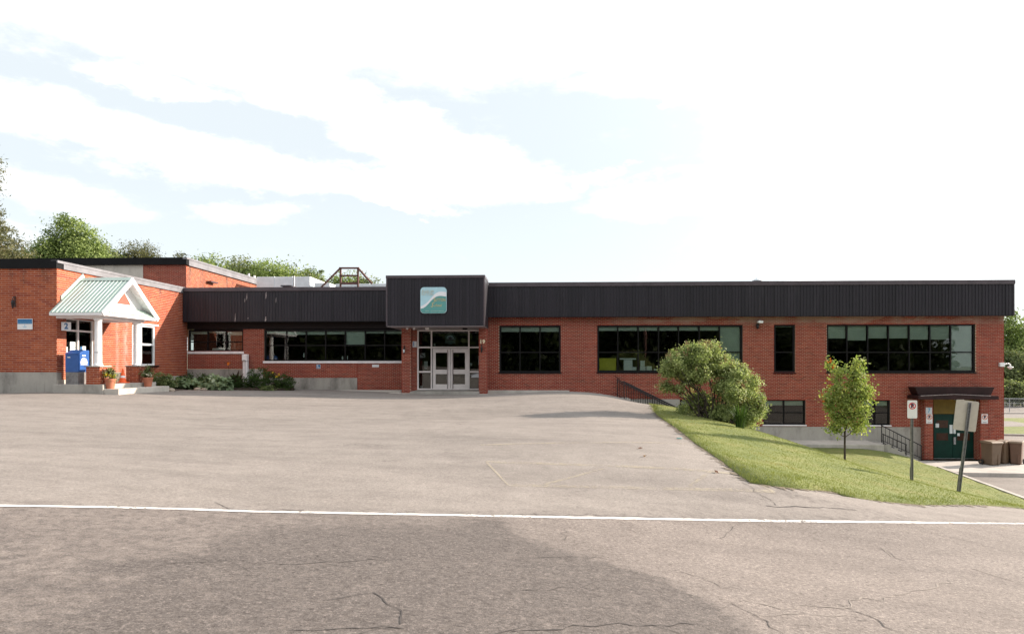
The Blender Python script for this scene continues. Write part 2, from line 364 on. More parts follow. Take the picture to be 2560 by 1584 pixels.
M['grass'] = leaf_mat('grass_blade', (.17,.205,.05), (.28,.29,.085), (.34,.27,.11), .2)
def lawn_mat():
    m, nt, b, N, L = nmat('lawn_turf')
    f = tnoise(nt, .9, 7, .65); c = ramp(nt, f, [(.3, (.125,.16,.04)), (.52, (.19,.215,.055)), (.7, (.26,.24,.085))])
    g = tnoise(nt, 45, 4, .6); c = mixc(nt, .55, c, ramp(nt, g, [(.3, (.4,.4,.4)), (.7, (1,1,1))]), 'MULTIPLY')
    L(c, b.inputs['Base Color']); b.inputs['Roughness'].default_value = .95; bump(nt, b, g, .6, .03); return m
M['lawn'] = lawn_mat()
def asphalt(name, light, dark, k=1.0):
    m, nt, b, N, L = nmat(name)
    w = attr(nt, 'wear')
    big = tnoise(nt, .35, 6, .6, scaled_pos(nt, (.5, 1.1, 1))); mid = tnoise(nt, 2.2, 7, .7); strk = tnoise(nt, 1.0, 7, .7, scaled_pos(nt, (.35, 1.6, 1)))
    sp = tnoise(nt, 26, 6, .8); sp2 = tnoise(nt, 80, 4, .75)
    c = ramp(nt, big, [(.3, tuple(q*.86 for q in light)), (.5, light), (.72, tuple(q*1.12 for q in light))])
    c = mixc(nt, .38, c, ramp(nt, mid, [(.32, (.58,.56,.56)), (.60, (1,1,1))]), 'MULTIPLY')
    c = mixc(nt, .30, c, ramp(nt, strk, [(.36, (.60,.59,.60)), (.52, (1,1,1)), (.70, (1.2,1.19,1.17))]), 'MULTIPLY')
    wn = mth(nt, 'ADD', w, mth(nt, 'ADD', mth(nt, 'MULTIPLY', mth(nt, 'SUBTRACT', tnoise(nt, 8, 9, .8), .5), 2.2), mth(nt, 'MULTIPLY', mth(nt, 'SUBTRACT', sp, .5), 2.2)))
    wm = mth(nt, 'MULTIPLY', smooth(nt, wn, .30, .62), smooth(nt, w, .01, .15))
    c = mixc(nt, wm, c, dark)
    g1 = ramp(nt, sp, [(.32, (.10,.09,.085)), (.45, (.72,.71,.70)), (.56, (1.0,1.0,1.0)), (.68, (1.9,1.85,1.78))])
    g2 = ramp(nt, sp2, [(.34, (.25,.23,.23)), (.48, (.90,.90,.90)), (.56, (1.0,1.0,1.0)), (.70, (1.7,1.66,1.6))])
    c = mixc(nt, mth(nt, 'ADD', .62*k, mth(nt, 'MULTIPLY', wm, .38), clamp=True), c, g1, 'MULTIPLY')
    c = mixc(nt, .6*k, c, g2, 'MULTIPLY')
    L(c, b.inputs['Base Color']); b.inputs['Roughness'].default_value = .9; b.inputs['Specular IOR Level'].default_value = .25
    bump(nt, b, mth(nt, 'ADD', sp, sp2), .4, .008); return m
M['lot'] = asphalt('lot_asphalt', (.279,.249,.228), (.15,.132,.122), .75)
M['road'] = asphalt('road_asphalt', (.252,.218,.199), (.140,.122,.114), 1.2)
M['crack'] = simple('crack_dark', (.062,.053,.050), .95, var=.3)  # dark colour of the flat crack ribbons
M['crack_pale'] = simple('crack_filled', (.25,.215,.19), .95, var=.2)
M['line_white'] = paint('line_white', (.74,.71,.69), .39, .95)
M['line_yellow'] = paint('line_yellow_worn', (.46,.40,.30), .48, .45)

# ------------------------------------------------------------------ mesh helpers
ORG = {}
def org(o): return ORG.get(o.name, Vector((0, 0, 0))) if o else Vector((0, 0, 0))
def link(o, parent=None):
    COL.objects.link(o)
    if parent: o.parent = parent
    return o
def tag(o, label=None, cat=None, group=None, kind=None):
    if label: o['label'] = label
    if cat: o['category'] = cat
    if group: o['group'] = group
    if kind: o['kind'] = kind
    return o
def thing(name, label, cat, loc=(0, 0, 0), rz=0, group=None, rot=None):
    o = bpy.data.objects.new(name, None); o.empty_display_size = .2; link(o); o.location = loc
    o.rotation_euler = rot or (0, 0, rz); ORG[o.name] = Vector(loc)
    return tag(o, label, cat, group)
class MB:
    def __init__(s): s.v = []; s.f = []; s.sh = []
    def add(s, vs, fs, shade=0.0):
        n = len(s.v); s.v += [tuple(v) for v in vs]; s.f += [tuple(i+n for i in f) for f in fs]; s.sh += [shade]*len(fs); return s
    def box(s, x0, x1, y0, y1, z0, z1, shade=0.0, skip=()):
        vs = [(x, y, z) for z in (z0, z1) for y in (y0, y1) for x in (x0, x1)]
        fs = {'b': (0, 2, 3, 1), 't': (4, 5, 7, 6), 'f': (0, 1, 5, 4), 'k': (2, 6, 7, 3), 'l': (0, 4, 6, 2), 'r': (1, 3, 7, 5)}
        return s.add(vs, [f for k, f in fs.items() if k not in skip], shade)
    def cyl(s, p0, p1, r0, r1=None, n=8, caps=True):
        r1 = r0 if r1 is None else r1; p0 = Vector(p0); p1 = Vector(p1); d = (p1-p0).normalized()
        a = d.orthogonal().normalized(); b = d.cross(a)
        ring = lambda p, r: [p+(a*math.cos(2*math.pi*i/n)+b*math.sin(2*math.pi*i/n))*r for i in range(n)]
        fs = [(i, (i+1) % n, n+(i+1) % n, n+i) for i in range(n)]
        if caps: fs += [tuple(range(n-1, -1, -1)), tuple(range(n, 2*n))]
        return s.add(ring(p0, r0)+ring(p1, r1), fs)
    def tube(s, pts, r, n=6):
        for i, (a, b) in enumerate(zip(pts[:-1], pts[1:])):
            s.cyl(a, b, r[i] if isinstance(r, (list, tuple)) else r, r[i+1] if isinstance(r, (list, tuple)) else r, n)
        return s
    def lathe(s, prof, c=(0, 0, 0), n=16):
        c = Vector(c); vs = []
        for (r, z) in prof: vs += [c+Vector((r*math.cos(2*math.pi*i/n), r*math.sin(2*math.pi*i/n), z)) for i in range(n)]
        fs = []
        for j in range(len(prof)-1):
            fs += [(j*n+i, j*n+(i+1) % n, (j+1)*n+(i+1) % n, (j+1)*n+i) for i in range(n)]
        fs += [tuple(range(n-1, -1, -1)), tuple(range((len(prof)-1)*n, len(prof)*n))]
        return s.add(vs, fs)
    def prism(s, poly, axis, a0, a1):       # poly: 2D points, extruded along axis 'x','y','z'
        def mk(p, a): return {'x': (a, p[0], p[1]), 'y': (p[0], a, p[1]), 'z': (p[0], p[1], a)}[axis]
        n = len(poly); vs = [mk(p, a0) for p in poly]+[mk(p, a1) for p in poly]
        fs = [(i, (i+1) % n, n+(i+1) % n, n+i) for i in range(n)]+[tuple(range(n-1, -1, -1)), tuple(range(n, 2*n))]
        return s.add(vs, fs)
def fast_mesh(name, V, Fq, nper):
    me = bpy.data.meshes.new(name); V = np.asarray(V, np.float32); Fq = np.asarray(Fq, np.int32)
    me.vertices.add(len(V)); me.vertices.foreach_set('co', V.ravel())
    me.loops.add(Fq.size); me.loops.foreach_set('vertex_index', Fq.ravel())
    me.polygons.add(len(Fq)); me.polygons.foreach_set('loop_start', np.arange(0, Fq.size, nper, dtype=np.int32))
    me.update(calc_edges=True); return me
def mk(name, mb, mat, parent=None, local=False, smooth=False, kind=None, attrname=None, bevel=0):
    me = bpy.data.meshes.new(name); off = Vector((0, 0, 0)) if local else org(parent)
    vs = [(v[0]-off.x, v[1]-off.y, v[2]-off.z) for v in mb.v] if off.length else mb.v
    me.from_pydata(vs, [], mb.f); me.materials.append(M[mat] if isinstance(mat, str) else mat)
    import bmesh
    bm = bmesh.new(); bm.from_mesh(me); bmesh.ops.recalc_face_normals(bm, faces=bm.faces); bm.to_mesh(me); bm.free()
    if attrname:
        a = me.attributes.new(attrname, 'FLOAT', 'FACE'); a.data.foreach_set('value', np.array(mb.sh, np.float32))
    if smooth: me.polygons.foreach_set('use_smooth', [True]*len(me.polygons))
    o = bpy.data.objects.new(name, me); link(o, parent); ORG[o.name] = Vector(off)
    if bevel:
        b = o.modifiers.new('bevel', 'BEVEL'); b.width = bevel; b.segments = 2; b.limit_method = 'ANGLE'
    if kind: o['kind'] = kind
    return o
def copy_tree(o, parent=None):
    c = o.copy(); COL.objects.link(c); c.parent = parent
    for ch in o.children: copy_tree(ch, c)
    return c
def text(name, s, size, mat, parent, loc, rot=(R(90), 0, 0), ext=.004, shear=0, align='CENTER', sx=1.0, off=0.0):
    cu = bpy.data.curves.new(name, 'FONT'); cu.body = s; cu.size = size; cu.extrude = ext; cu.shear = shear; cu.align_x = align; cu.align_y = 'CENTER'; cu.offset = off
    cu.resolution_u = 4; tmp = bpy.data.objects.new(name+'_curve', cu); COL.objects.link(tmp); tmp.scale = (sx, 1, 1)
    dg = bpy.context.evaluated_depsgraph_get(); dg.update()
    me = bpy.data.meshes.new_from_object(tmp.evaluated_get(dg)); me.name = name
    bpy.data.objects.remove(tmp); me.materials.clear(); me.materials.append(M[mat])
    o = bpy.data.objects.new(name, me); link(o, parent); o.rotation_euler = rot; o.location = loc; o.scale = (sx, 1, 1)
    return o
def disc_ring(name, r0, r1, y0, y1, c, mat, parent, n=28):
    vs = []; fs = []
    for y in (y0, y1):
        for r in (r0, r1):
            vs += [(c[0]+r*math.cos(2*math.pi*i/n), y, c[1]+r*math.sin(2*math.pi*i/n)) for i in range(n)]
    for i in range(n):
        j = (i+1) % n
        fs += [(i, j, n+j, n+i), (2*n+i, 3*n+i, 3*n+j, 2*n+j), (n+i, n+j, 3*n+j, 3*n+i), (i, 2*n+i, 2*n+j, j)]
    return mk(name, MB().add(vs, fs), mat, parent, local=True)

# ------------------------------------------------------------------ ground sheets
def inside(poly, pts):
    x, y = pts[:, 0], pts[:, 1]; r = np.zeros(len(pts), bool); n = len(poly)
    for i in range(n):
        x0, y0 = poly[i]; x1, y1 = poly[(i+1) % n]
        c = ((y0 > y) != (y1 > y)) & (x < (x1-x0)*(y-y0)/(y1-y0+1e-12)+x0); r ^= c
    return r
def resample(pl, step, closed=False):
    pts = [Vector(p).to_2d() if len(p) > 2 else Vector(p) for p in pl]
    if closed: pts.append(pts[0])
    out = []
    for a, b in zip(pts[:-1], pts[1:]):
        k = max(1, int((b-a).length/step)); out += [a+(b-a)*i/k for i in range(k)]
    if not closed: out.append(pts[-1])
    return out
def sheet(name, poly, spacing, mat, off=0.0, hf=None, skirt=0, wear=None, kind='structure', parent=None, smooth=True):
    bd = resample(poly, spacing*1.2, True); pa = np.array([(p.x, p.y) for p in bd])
    lo, hi = pa.min(0), pa.max(0)
    gx, gy = np.meshgrid(np.arange(lo[0], hi[0], spacing), np.arange(lo[1], hi[1], spacing))
    g = np.c_[gx.ravel(), gy.ravel()]+rng.uniform(-.15, .15, (gx.size, 2))*spacing
    g = g[inside(pa, g)]
    dmin = np.full(len(g), 1e9)
    for i in range(0, len(g), 4000):
        dmin[i:i+4000] = np.sqrt(((g[i:i+4000, None]-pa[None])**2).sum(-1)).min(1)
    g = g[dmin > spacing*.45]
    verts = [Vector(p) for p in pa]+[Vector(p) for p in g]
    nb = len(pa)
    v, e, f, *_ = delaunay_2d_cdt(verts, [], [list(range(nb))], 1, 1e-5)
    va = np.array([(p.x, p.y) for p in v]); z = (Hs(va) if hf is None else hf(va))+off
    me = bpy.data.meshes.new(name); fs = [tuple(q) for q in f]
    V = [(a[0], a[1], zz) for a, zz in zip(va, z)]
    if skirt:
        n0 = len(V); V += [(V[i][0], V[i][1], V[i][2]-skirt) for i in range(nb)]
        fs += [(i, n0+i, n0+(i+1) % nb, (i+1) % nb) for i in range(nb)]
    me.from_pydata(V, [], fs); me.materials.append(M[mat])
    if wear is not None:
        a = me.attributes.new('wear', 'FLOAT', 'POINT'); w = wear(np.array(V)[:, :2]); a.data.foreach_set('value', w.astype(np.float32))
    if smooth: me.polygons.foreach_set('use_smooth', [True]*len(me.polygons))
    o = bpy.data.objects.new(name, me); link(o, parent)
    if kind: o['kind'] = kind
    return o
def ribbon(name, pts, width, mat, off, parent=None, kind=None, jitter=0, step=.25):
    ps = resample(pts, step); out = MB(); prev = None
    for i, p in enumerate(ps):
        t = (ps[min(i+1, len(ps)-1)]-ps[max(i-1, 0)]).normalized(); nn = Vector((-t.y, t.x))
        w = width*(1+random.uniform(-jitter, jitter)); c = p+nn*random.uniform(-1, 1)*jitter*width*.8
        a, b = c+nn*w/2, c-nn*w/2
        out.v += [(a.x, a.y, H(a.x, a.y)+off), (b.x, b.y, H(b.x, b.y)+off)]
        if i: k = len(out.v); out.f.append((k-4, k-3, k-1, k-2)); out.sh.append(0)
    me = bpy.data.meshes.new(name); me.from_pydata(out.v, [], out.f); me.materials.append(M[mat])
    o = bpy.data.objects.new(name, me); link(o, parent)
    if kind: o['kind'] = kind
    return o
h2 = lambda px, py, **k: (lambda p: (p.x, p.y))(hit(px, py, **k))

_lp = [(0,1264),(272,1267.5),(480,1273),(640,1278.5),(922,1283.5),(1280,1290.5),(1751,1299),(2100,1304),(2560,1308.5)]
LINE = [h2(float(px), float(np.interp(px, *zip(*_lp)))) for px in np.linspace(0, 2560, 33)]
la = Vector(LINE[0]); lb = Vector(LINE[-1]); ldir = (lb-la).normalized(); d0_ = (Vector(LINE[4])-la).normalized(); d1_ = (lb-Vector(LINE[-6])).normalized()
LINE_EXT = [tuple(la-d0_*2-ldir*24), tuple(la-d0_*2)]+LINE+[tuple(lb+d1_*2), tuple(lb+d1_*2+ldir*20)]
EDGE = [h2(*q) for q in [(1593,1003),(1640,1035),(1690,1070),(1740,1110),(1800,1150),(1850,1190),(1876,1207),(1930,1215),(2000,1223),(2080,1229),(2110,1240),(2200,1253),(2300,1262),(2560,1272)]]
e_end = Vector(EDGE[-1]); EDGE_EXT = EDGE+[tuple(e_end+Vector((6, 1.6))), tuple(e_end+Vector((14, 4.2)))]
LOWB = [(P3(*q).x, P3(*q).y) for q in [(2347,1170,28.3),(2450,1208,25),(2560,1249,22.5),(2700,1300,19.8)]]
LOWB_EXT = LOWB+[(24.5, 18.3)]

# stretch of darker ravelled surface in the road
PATCH = [h2(*q) for q in [(560,1292),(760,1286),(1040,1290),(1270,1296),(1310,1340),(1420,1375),(1530,1405),(1640,1432),(1720,1470),(1800,1510),(1900,1583)]]
PATCH = PATCH+[(PATCH[-1][0]+.3, 1.5), (-9.0, 1.5)]+[h2(0,1500), h2(160,1420), h2(380,1350)]
TRACKS = [([h2(280,1418), h2(520,1400), h2(760,1395), h2(1000,1392), h2(1280,1360)], .30, .8), ([h2(0,1470), h2(300,1462), h2(600,1452), h2(1100,1432)], .25, .55), ([h2(500,1376), h2(640,1350), h2(700,1320)], .3, .5)]
def segd(P, pl):
    d = np.full(len(P), 1e9)
    for a, b in zip(pl[:-1], pl[1:]):
        a = np.array(a); b = np.array(b); ab = b-a; t = np.clip(((P-a)@ab)/(ab@ab+1e-9), 0, 1)
        d = np.minimum(d, np.sqrt(((P-a-t[:, None]*ab)**2).sum(1)))
    return d
def road_wear(P):
    ins = inside(PATCH, P); dr = segd(P, PATCH[2:11]); dl = segd(P, PATCH[12:]+PATCH[:3])
    w = np.where(ins, np.clip(.5+dr/.32, 0, 1)*np.clip(.15+dl/.9, 0, 1), np.clip(.5-dr/.32, 0, 1))*.66
    left = inside(PATCH[2:12]+[(-34, 1.5), (-34, 40), (PATCH[2][0]-.1, 40)], P) | inside([PATCH[11], PATCH[12], (-34, -9.5), (PATCH[11][0], -9.5)], P)
    w = np.maximum(w, np.where(left, .40*np.clip(.5+dr/.32, 0, 1), 0))
    for pl, s, a in TRACKS: w = np.maximum(w, a*np.exp(-(segd(P, pl)/s)**2))
    return w
def lot_wear(P):
    w = .45*np.exp(-(segd(P, LINE_EXT)/.35)**2)
    w = np.maximum(w, .55*np.exp(-(segd(P, [h2(1890,1195), h2(1960,1235), h2(2100,1262), h2(2250,1290)])/.28)**2))
    w = np.maximum(w, .4*np.exp(-(segd(P, [h2(860,1110), h2(960,1115)])/.5)**2))
    for (px, py, r_, a_) in ((600,1092,.5,.4),(985,1150,.3,.45),(1500,1238,.22,.5),(350,1180,.35,.42),(1140,1060,.6,.35),(1660,1210,.25,.45),(760,1205,.3,.4),(1420,1020,.9,.3)):
        c_ = np.array(h2(px, py)); w = np.maximum(w, a_*np.exp(-(((P-c_)**2).sum(1))/r_**2))
    for pl in ([h2(700,1000), h2(520,1060), h2(440,1110), h2(400,1190)], [h2(1000,1010), h2(1080,1100), h2(1250,1230)], [h2(1100,1005), h2(1220,1100), h2(1440,1240)]): w = np.maximum(w, .30*np.exp(-(segd(P, pl)/.28)**2))
    return w
ROADP = LINE_EXT+[(34, -9), (-32, -9)]
road = sheet('road', ROADP, .14, 'road', 0, wear=road_wear)
LOTP = LINE_EXT[::-1]+[(-32, 20), (-32, 36), (7, 36), (7.0, 31.0), (5.4, 30.3)]+EDGE_EXT
lot = sheet('parking_lot', LOTP, .45, 'lot', 0, wear=lot_wear)
LAWNP = EDGE_EXT+LOWB_EXT[::-1]+[(17.35, 29.6), (17.2, 30.6), (8, 30.6), (6.2, 30.2), (5.4, 30.3)]
def lawn_h(P):
    z = Hs(P); d = segd(P, EDGE_EXT)
    k = np.exp(-((P[:, 0]-4.2)**2+(P[:, 1]-11.4)**2)/3.0)
    return z+.02+(.03+.10*k)*np.clip(d/.3, 0, 1)+.012*np.sin(P[:, 0]*5.1)*np.sin(P[:, 1]*4.3+P[:, 0])
lawn = sheet('lawn', LAWNP, .3, 'lawn', 0, hf=lawn_h, skirt=.12)
LOWP = LOWB_EXT+[(60, 14), (60, 75), (22.9, 75), (22.9, 31.2), (17.6, 31.2), (17.4, 29.0)]
lower = sheet('lower_lot', LOWP, 1.2, 'lot', -.01, hf=lambda P: np.full(len(P), -3.2) if False else np.where(P[:, 1] > 22, -3.2, Hs(P)))
# the wide ground under and beyond everything
def far_ground():
    xs = np.array([-600,-300,-150,-90,-60,-45,-33,-28,-20,-10,0,8,14,20,26,35,50,62,80,120,200,400,700.]); ys = np.array([-300,-120,-60,-40,-25,-12,-6,0,6,12,18,24,30,36,45,60,76,100,150,300,800,1500.])
    V = []; Fs = []
    for y in ys:
        for x in xs:
            near = -33 < x < 61 and -10 < y < 76
            t = min(max((x+15)/30, 0), 1); zf = .3*(1-t)-3.35*t
            if y < -9: zf = -.5-.05*x*math.exp(-abs(x)/40)
            if y > 60 and x < 10: zf += min((y-60)*.05, 6)
            V.append((x, y, (min(H(x, y), zf)-.5) if near else zf-.15))
    nx = len(xs)
    for j in range(len(ys)-1):
        for i in range(nx-1): Fs.append((j*nx+i, j*nx+i+1, (j+1)*nx+i+1, (j+1)*nx+i))
    o = mk('ground', MB().add(V, Fs), 'earth', kind='structure', smooth=True)
far_ground()
ribbon('road_line', LINE_EXT, .092, 'line_white', .006, kind='structure', jitter=.10, step=.10)
for pl, w_ in [([(1215,1154),(1850,1186)],.17),([(1215,1154),(1270,1212)],.045),([(1270,1212),(1935,1229)],.15),([(1360,1210),(1510,1170)],.07),([(1725,1215),(1775,1180)],.08),([(1890,1205),(1935,1229)],.09),([(1200,1112),(1500,1106),(1740,1110)],.15)]:
    ribbon('bay_marking', [h2(*q) for q in pl], w_, 'line_yellow', .005, kind='structure', step=.2)
ribbon('road_marking', [h2(2495,1318), h2(2620,1324)], .14, 'line_yellow', .006, kind='structure', step=.2)
CR = [([(935,1480),(1005,1525),(1000,1560)],1,.014),([(720,1575),(860,1570),(960,1566),(1010,1572)],1,.018),([(1280,1578),(1480,1566),(1740,1560)],1,.016),
      ([(1820,1352),(1800,1345),(1830,1322),(1838,1312)],1,.010),([(1410,1322),(1402,1332),(1440,1358)],1,.008),
      ([(1700,1428),(1760,1446),(1800,1466)],1,.010),([(1830,1508),(1890,1538),(1960,1583)],1,.014),([(2140,1528),(2200,1552),(2260,1584)],1,.014),
      ([(2190,1365),(2240,1395),(2310,1412),(2420,1446)],1,.008),([(2300,1325),(2420,1352),(2530,1380)],1,.008),
      ([(1860,1500),(1960,1523),(2000,1512),(2130,1518),(2125,1500),(2240,1486),(2330,1470),(2370,1448)],0,.022),([(1900,1538),(2040,1536),(2150,1542)],0,.014),
      ([(2200,1365),(2230,1392),(2290,1408)],0,.014),([(2430,1420),(2500,1442),(2558,1458)],0,.018),([(2205,1332),(2300,1322)],0,.012),
      ([(1855,1205),(1900,1235),(1940,1262)],1,.016),([(1915,1263),(2030,1268),(2140,1274)],1,.030),([(520,1270),(600,1276),(760,1274)],1,.020),([(1290,1284),(1600,1291),(1800,1298)],1,.012),
      ([(1290,1398),(1400,1392),(1560,1398)],1,.010),([(1300,1474),(1500,1468)],1,.010),([(380,1418),(500,1405),(620,1400)],1,.010),([(700,1409),(860,1404),(1000,1396)],1,.014),
      ([(400,1140),(480,1110),(530,1096)],1,.006),([(700,1168),(900,1182),(1050,1176)],1,.006)]
def crack_pts(pl):
    ps = [Vector(h2(*q)) for q in pl]; out = [ps[0]]
    for a, b in zip(ps[:-1], ps[1:]):
        k = max(2, int((b-a).length/.12)); nn = Vector((-(b-a).y, (b-a).x)).normalized()
        out += [a+(b-a)*i/k+nn*random.gauss(0, .032) for i in range(1, k)]+[b]
    return out
for pl, dark, w in CR:
    if dark:
        q0 = crack_pts(pl)
        for _ in range(2):
            a_ = q0[random.randrange(len(q0)-1)]; dd = Vector((random.uniform(-1, 1), random.uniform(-.7, .7))); bp_ = [a_+dd*f*random.uniform(.9, 1.1) for f in (0, .15, .3, .45)]
            ribbon('crack', bp_, w*.32, 'crack', .0038, parent=road if pl[0][1] > 1300 else lot, jitter=.9, step=.05)
    ribbon('crack', crack_pts(pl), w*.62, 'crack' if dark else 'crack_pale', .004 if pl[0][1] > 1300 else .0035, parent=road if pl[0][1] > 1300 else lot, jitter=.75, step=.06)

# kerbs, walks and steps at the lower level
def block(name, x0, x1, y0, y1, z0, z1, mat='paving', kind='structure', parent=None, bevel=.012):
    return mk(name, MB().box(x0, x1, y0, y1, z0, z1), mat, parent, kind=kind, bevel=bevel)
def kerb(name, pl, w, h, mat, lift=-.05):
    ps = resample(pl, .5); mb = MB()
    for i, p in enumerate(ps):
        t = (ps[min(i+1, len(ps)-1)]-ps[max(i-1, 0)]).normalized(); nn = Vector((-t.y, t.x)); z = max(H(p.x, p.y), -3.2)
        a, b = p+nn*w/2, p-nn*w/2
        mb.v += [(a.x, a.y, z+lift-.15), (a.x, a.y, z+lift+h), (b.x, b.y, z+lift+h), (b.x, b.y, z+lift-.15)]; k = len(mb.v)
        if i:
            for q in range(3): mb.f.append((k-8+q, k-7+q, k-3+q, k-4+q)); mb.sh.append(0)
    return mk(name, mb, mat, kind='structure')
kerb('kerb', LOWB_EXT, .16, .14, 'paving')
mk('pavement', MB().prism([(17.25,31.42),(17.25,29.4),(18.0,28.15),(34,27.4),(34,29.6),(24,31.42)], 'z', -3.35, -3.05), 'paving', kind='structure', bevel=.02)
kerb('island_kerb', [(24,47),(29,44.5),(36,43.2),(48,43)], .25, .16, 'concrete')
mk('road_island', MB().prism([(24.2,47.2),(29,44.8),(36,43.5),(48,43.4),(48,57),(36,57.5),(28,58),(24.2,59)], 'z', -3.3, -3.12), 'lawn', kind='structure')
mk('gravel_patch', MB().prism([(25,50.5),(33,49),(38,50),(38.5,54),(34,56.2),(25,57)], 'z', -3.13, -3.112), 'lot', kind='structure')

# ------------------------------------------------------------------ the school building
YR, YRF, YL, YLF, XW = 32.4, 31.95, 33.9, 33.4, -19.1
YW = YZ(142, 900, XW)[0]
TOP = 5.64
XCL, XCR = X_(965, 29.95), X_(1212, 29.95)
XR = X_(2510, YR); XRF = X_(2537, YRF)
B = thing('school_building', 'long low red brick school with charcoal metal fascia, stretching across the whole picture', 'building', (0, 34, 0))
class Map:
    def __init__(s, axis, plane): s.a = axis; s.p = plane
    def box(s, mb, u0, u1, o0, o1, z0, z1, shade=0.0, skip=()):
        if s.a == 'x': mb.box(u0, u1, s.p-o1, s.p-o0, z0, z1, shade, skip)
        else: mb.box(s.p+o0, s.p+o1, u0, u1, z0, z1, shade, skip)
    def pt(s, u, z, o): return (u, s.p-o, z) if s.a == 'x' else (s.p+o, u, z)
def brick_runs(u0, u1, z0, z1, holes, course, bl, jt=.013):
    out = []; nrow = max(1, int(round((z1-z0)/course))); ch = (z1-z0)/nrow
    for r in range(nrow):
        a, b = z0+r*ch+jt/2, z0+(r+1)*ch-jt/2; mid = (a+b)/2
        spans = [(u0, u1)]
        for (h0, h1, hz0, hz1) in holes:
            if hz0-.001 < mid < hz1+.001:
                ns = []
                for (s0, s1) in spans:
                    if h1 <= s0 or h0 >= s1: ns.append((s0, s1))
                    else:
                        if h0 > s0: ns.append((s0, h0))
                        if h1 < s1: ns.append((h1, s1))
                spans = ns
        ph = (bl/2 if r % 2 else 0)
        for (s0, s1) in spans:
            k = math.floor((s0-u0-ph)/bl)
            while True:
                c0, c1 = u0+ph+k*bl, u0+ph+(k+1)*bl; k += 1
                if c0 >= s1-.02: break
                c0, c1 = max(c0, s0), min(c1, s1)
                if c1-c0 < .035: continue
                out.append((c0+(jt/2 if c0 > s0 else 0), c1-(jt/2 if c1 < s1 else 0), a, b))
    return out
def brick_wall(axis, plane, u0, u1, z0, z1, holes=(), course=.0695, bl=.212, mb_='brick', mo='mortar', ind=None, thick=.25, name='wall'):
    mp = Map(axis, plane); e_ = .012; us = sorted({u0+e_, u1-e_, *[min(max(q, u0+e_), u1-e_) for h in holes for q in h[:2]]}); zs = sorted({z0, z1, *[min(max(q, z0), z1) for h in holes for q in h[2:]]})
    b = MB()
    for i in range(len(us)-1):
        # join cells vertically where there is no hole
        run = None
        for j in range(len(zs)-1):
            cu, cz = (us[i]+us[i+1])/2, (zs[j]+zs[j+1])/2
            solid = not any(h[0] < cu < h[1] and h[2] < cz < h[3] for h in holes)
            if solid and run is None: run = zs[j]
            if (not solid) and run is not None: mp.box(b, us[i], us[i+1], -thick, -.006, run, zs[j]); run = None
        if run is not None: mp.box(b, us[i], us[i+1], -thick, -.006, run, zs[-1])
    w = mk(name, b, mo, B)
    runs = brick_runs(u0, u1, z0, z1, holes, course, bl)
    singles = [r for r in runs if ind and ind(r)][:300] if ind else []
    ss = set(singles); st = MB()
    for (a, c, d, e) in runs:
        if (a, c, d, e) in ss: continue
        pr = random.uniform(-.0015, .0015)
        mp.box(st, a, c, -.02, pr, d, e, random.random(), skip=('k',) if axis == 'x' else ('l',))
    if st.v: mk('brickwork', st, mb_, w, kind='stuff', attrname='shade')
    if singles:
        L0 = bl-.013; h0 = singles[0][3]-singles[0][2]
        base = MB().box(-L0/2, L0/2, 0, .022, -h0/2, h0/2) if axis == 'x' else MB().box(-.022, 0, -L0/2, L0/2, -h0/2, h0/2)
        first = mk('brick', base, mb_, w, local=True); me = first.data
        for i, (a, c, d, e) in enumerate(singles):
            o = first if i == 0 else bpy.data.objects.new('brick', me)
            if i: COL.objects.link(o); o.parent = w
            o.location = Vector(mp.pt((a+c)/2, (d+e)/2, random.uniform(-.0015, .0015)))-org(w)
            o.scale = ((c-a)/L0, 1, 1) if axis == 'x' else (1, (c-a)/L0, 1)
    return w
def window(axis, plane, u0, u1, z0, z1, ubars=(), zbars=(), fw=.07, mw=.055, mat='frame_dark', inset=.05, blinds=(), items=(), glass='glass', sill=None, skip=(), name='window', rw=None):
    mp = Map(axis, plane); b = MB(); o0, o1 = -inset-.09, -inset
    mp.box(b, u0, u0+fw, o0, o1, z0, z1); mp.box(b, u1-fw, u1, o0, o1, z0, z1)
    mp.box(b, u0+fw, u1-fw, o0, o1, z0, z0+fw); mp.box(b, u0+fw, u1-fw, o0, o1, z1-fw, z1)
    for u in ubars: mp.box(b, u-mw/2, u+mw/2, o0+.01, o1-.004, z0+fw, z1-fw)
    ue = [u0+fw]+[q for u in ubars for q in (u-mw/2, u+mw/2)]+[u1-fw]; ze = [z0+fw]+[q for z in zbars for q in (z-mw/2, z+mw/2)]+[z1-fw]
    for i in range(0, len(ue), 2):
        for z in zbars: mp.box(b, ue[i], ue[i+1], o0+.015, o1-.008, z-mw/2, z+mw/2)
    w = mk(name, b, mat, B, bevel=0)
    for i in range(0, len(ue), 2):
        for j in range(0, len(ze), 2):
            if (i//2, j//2) in skip: continue
            g = MB(); mp.box(g, ue[i]-.004, ue[i+1]+.004, -inset-.058, -inset-.050, ze[j]-.004, ze[j+1]+.004); mk('pane', g, glass, w)
    for (i, zb) in blinds:
        g = MB(); mp.box(g, ue[2*i]+.01, ue[2*i+1]-.01, -inset-.135, -inset-.115, zb, z1-fw-.005); mk('blind', g, 'blind', w)
    for (a, c, d, e, m_, nm) in items:
        g = MB(); mp.box(g, a, c, -inset-.082, -inset-.074, d, e); mk(nm, g, m_, w)
    if sill:
        g = MB(); mp.box(g, u0-.04, u1+.04, -.06, .05, z0-sill[0], z0); mk('sill', g, sill[1], w, bevel=.008)
    return w
zR = lambda py, px=1600: Z_(px, py, YR)
zL = lambda py, px=750: Z_(px, py, YL)
xr = lambda px: X_(px, YR)
xl = lambda px: X_(px, YL)

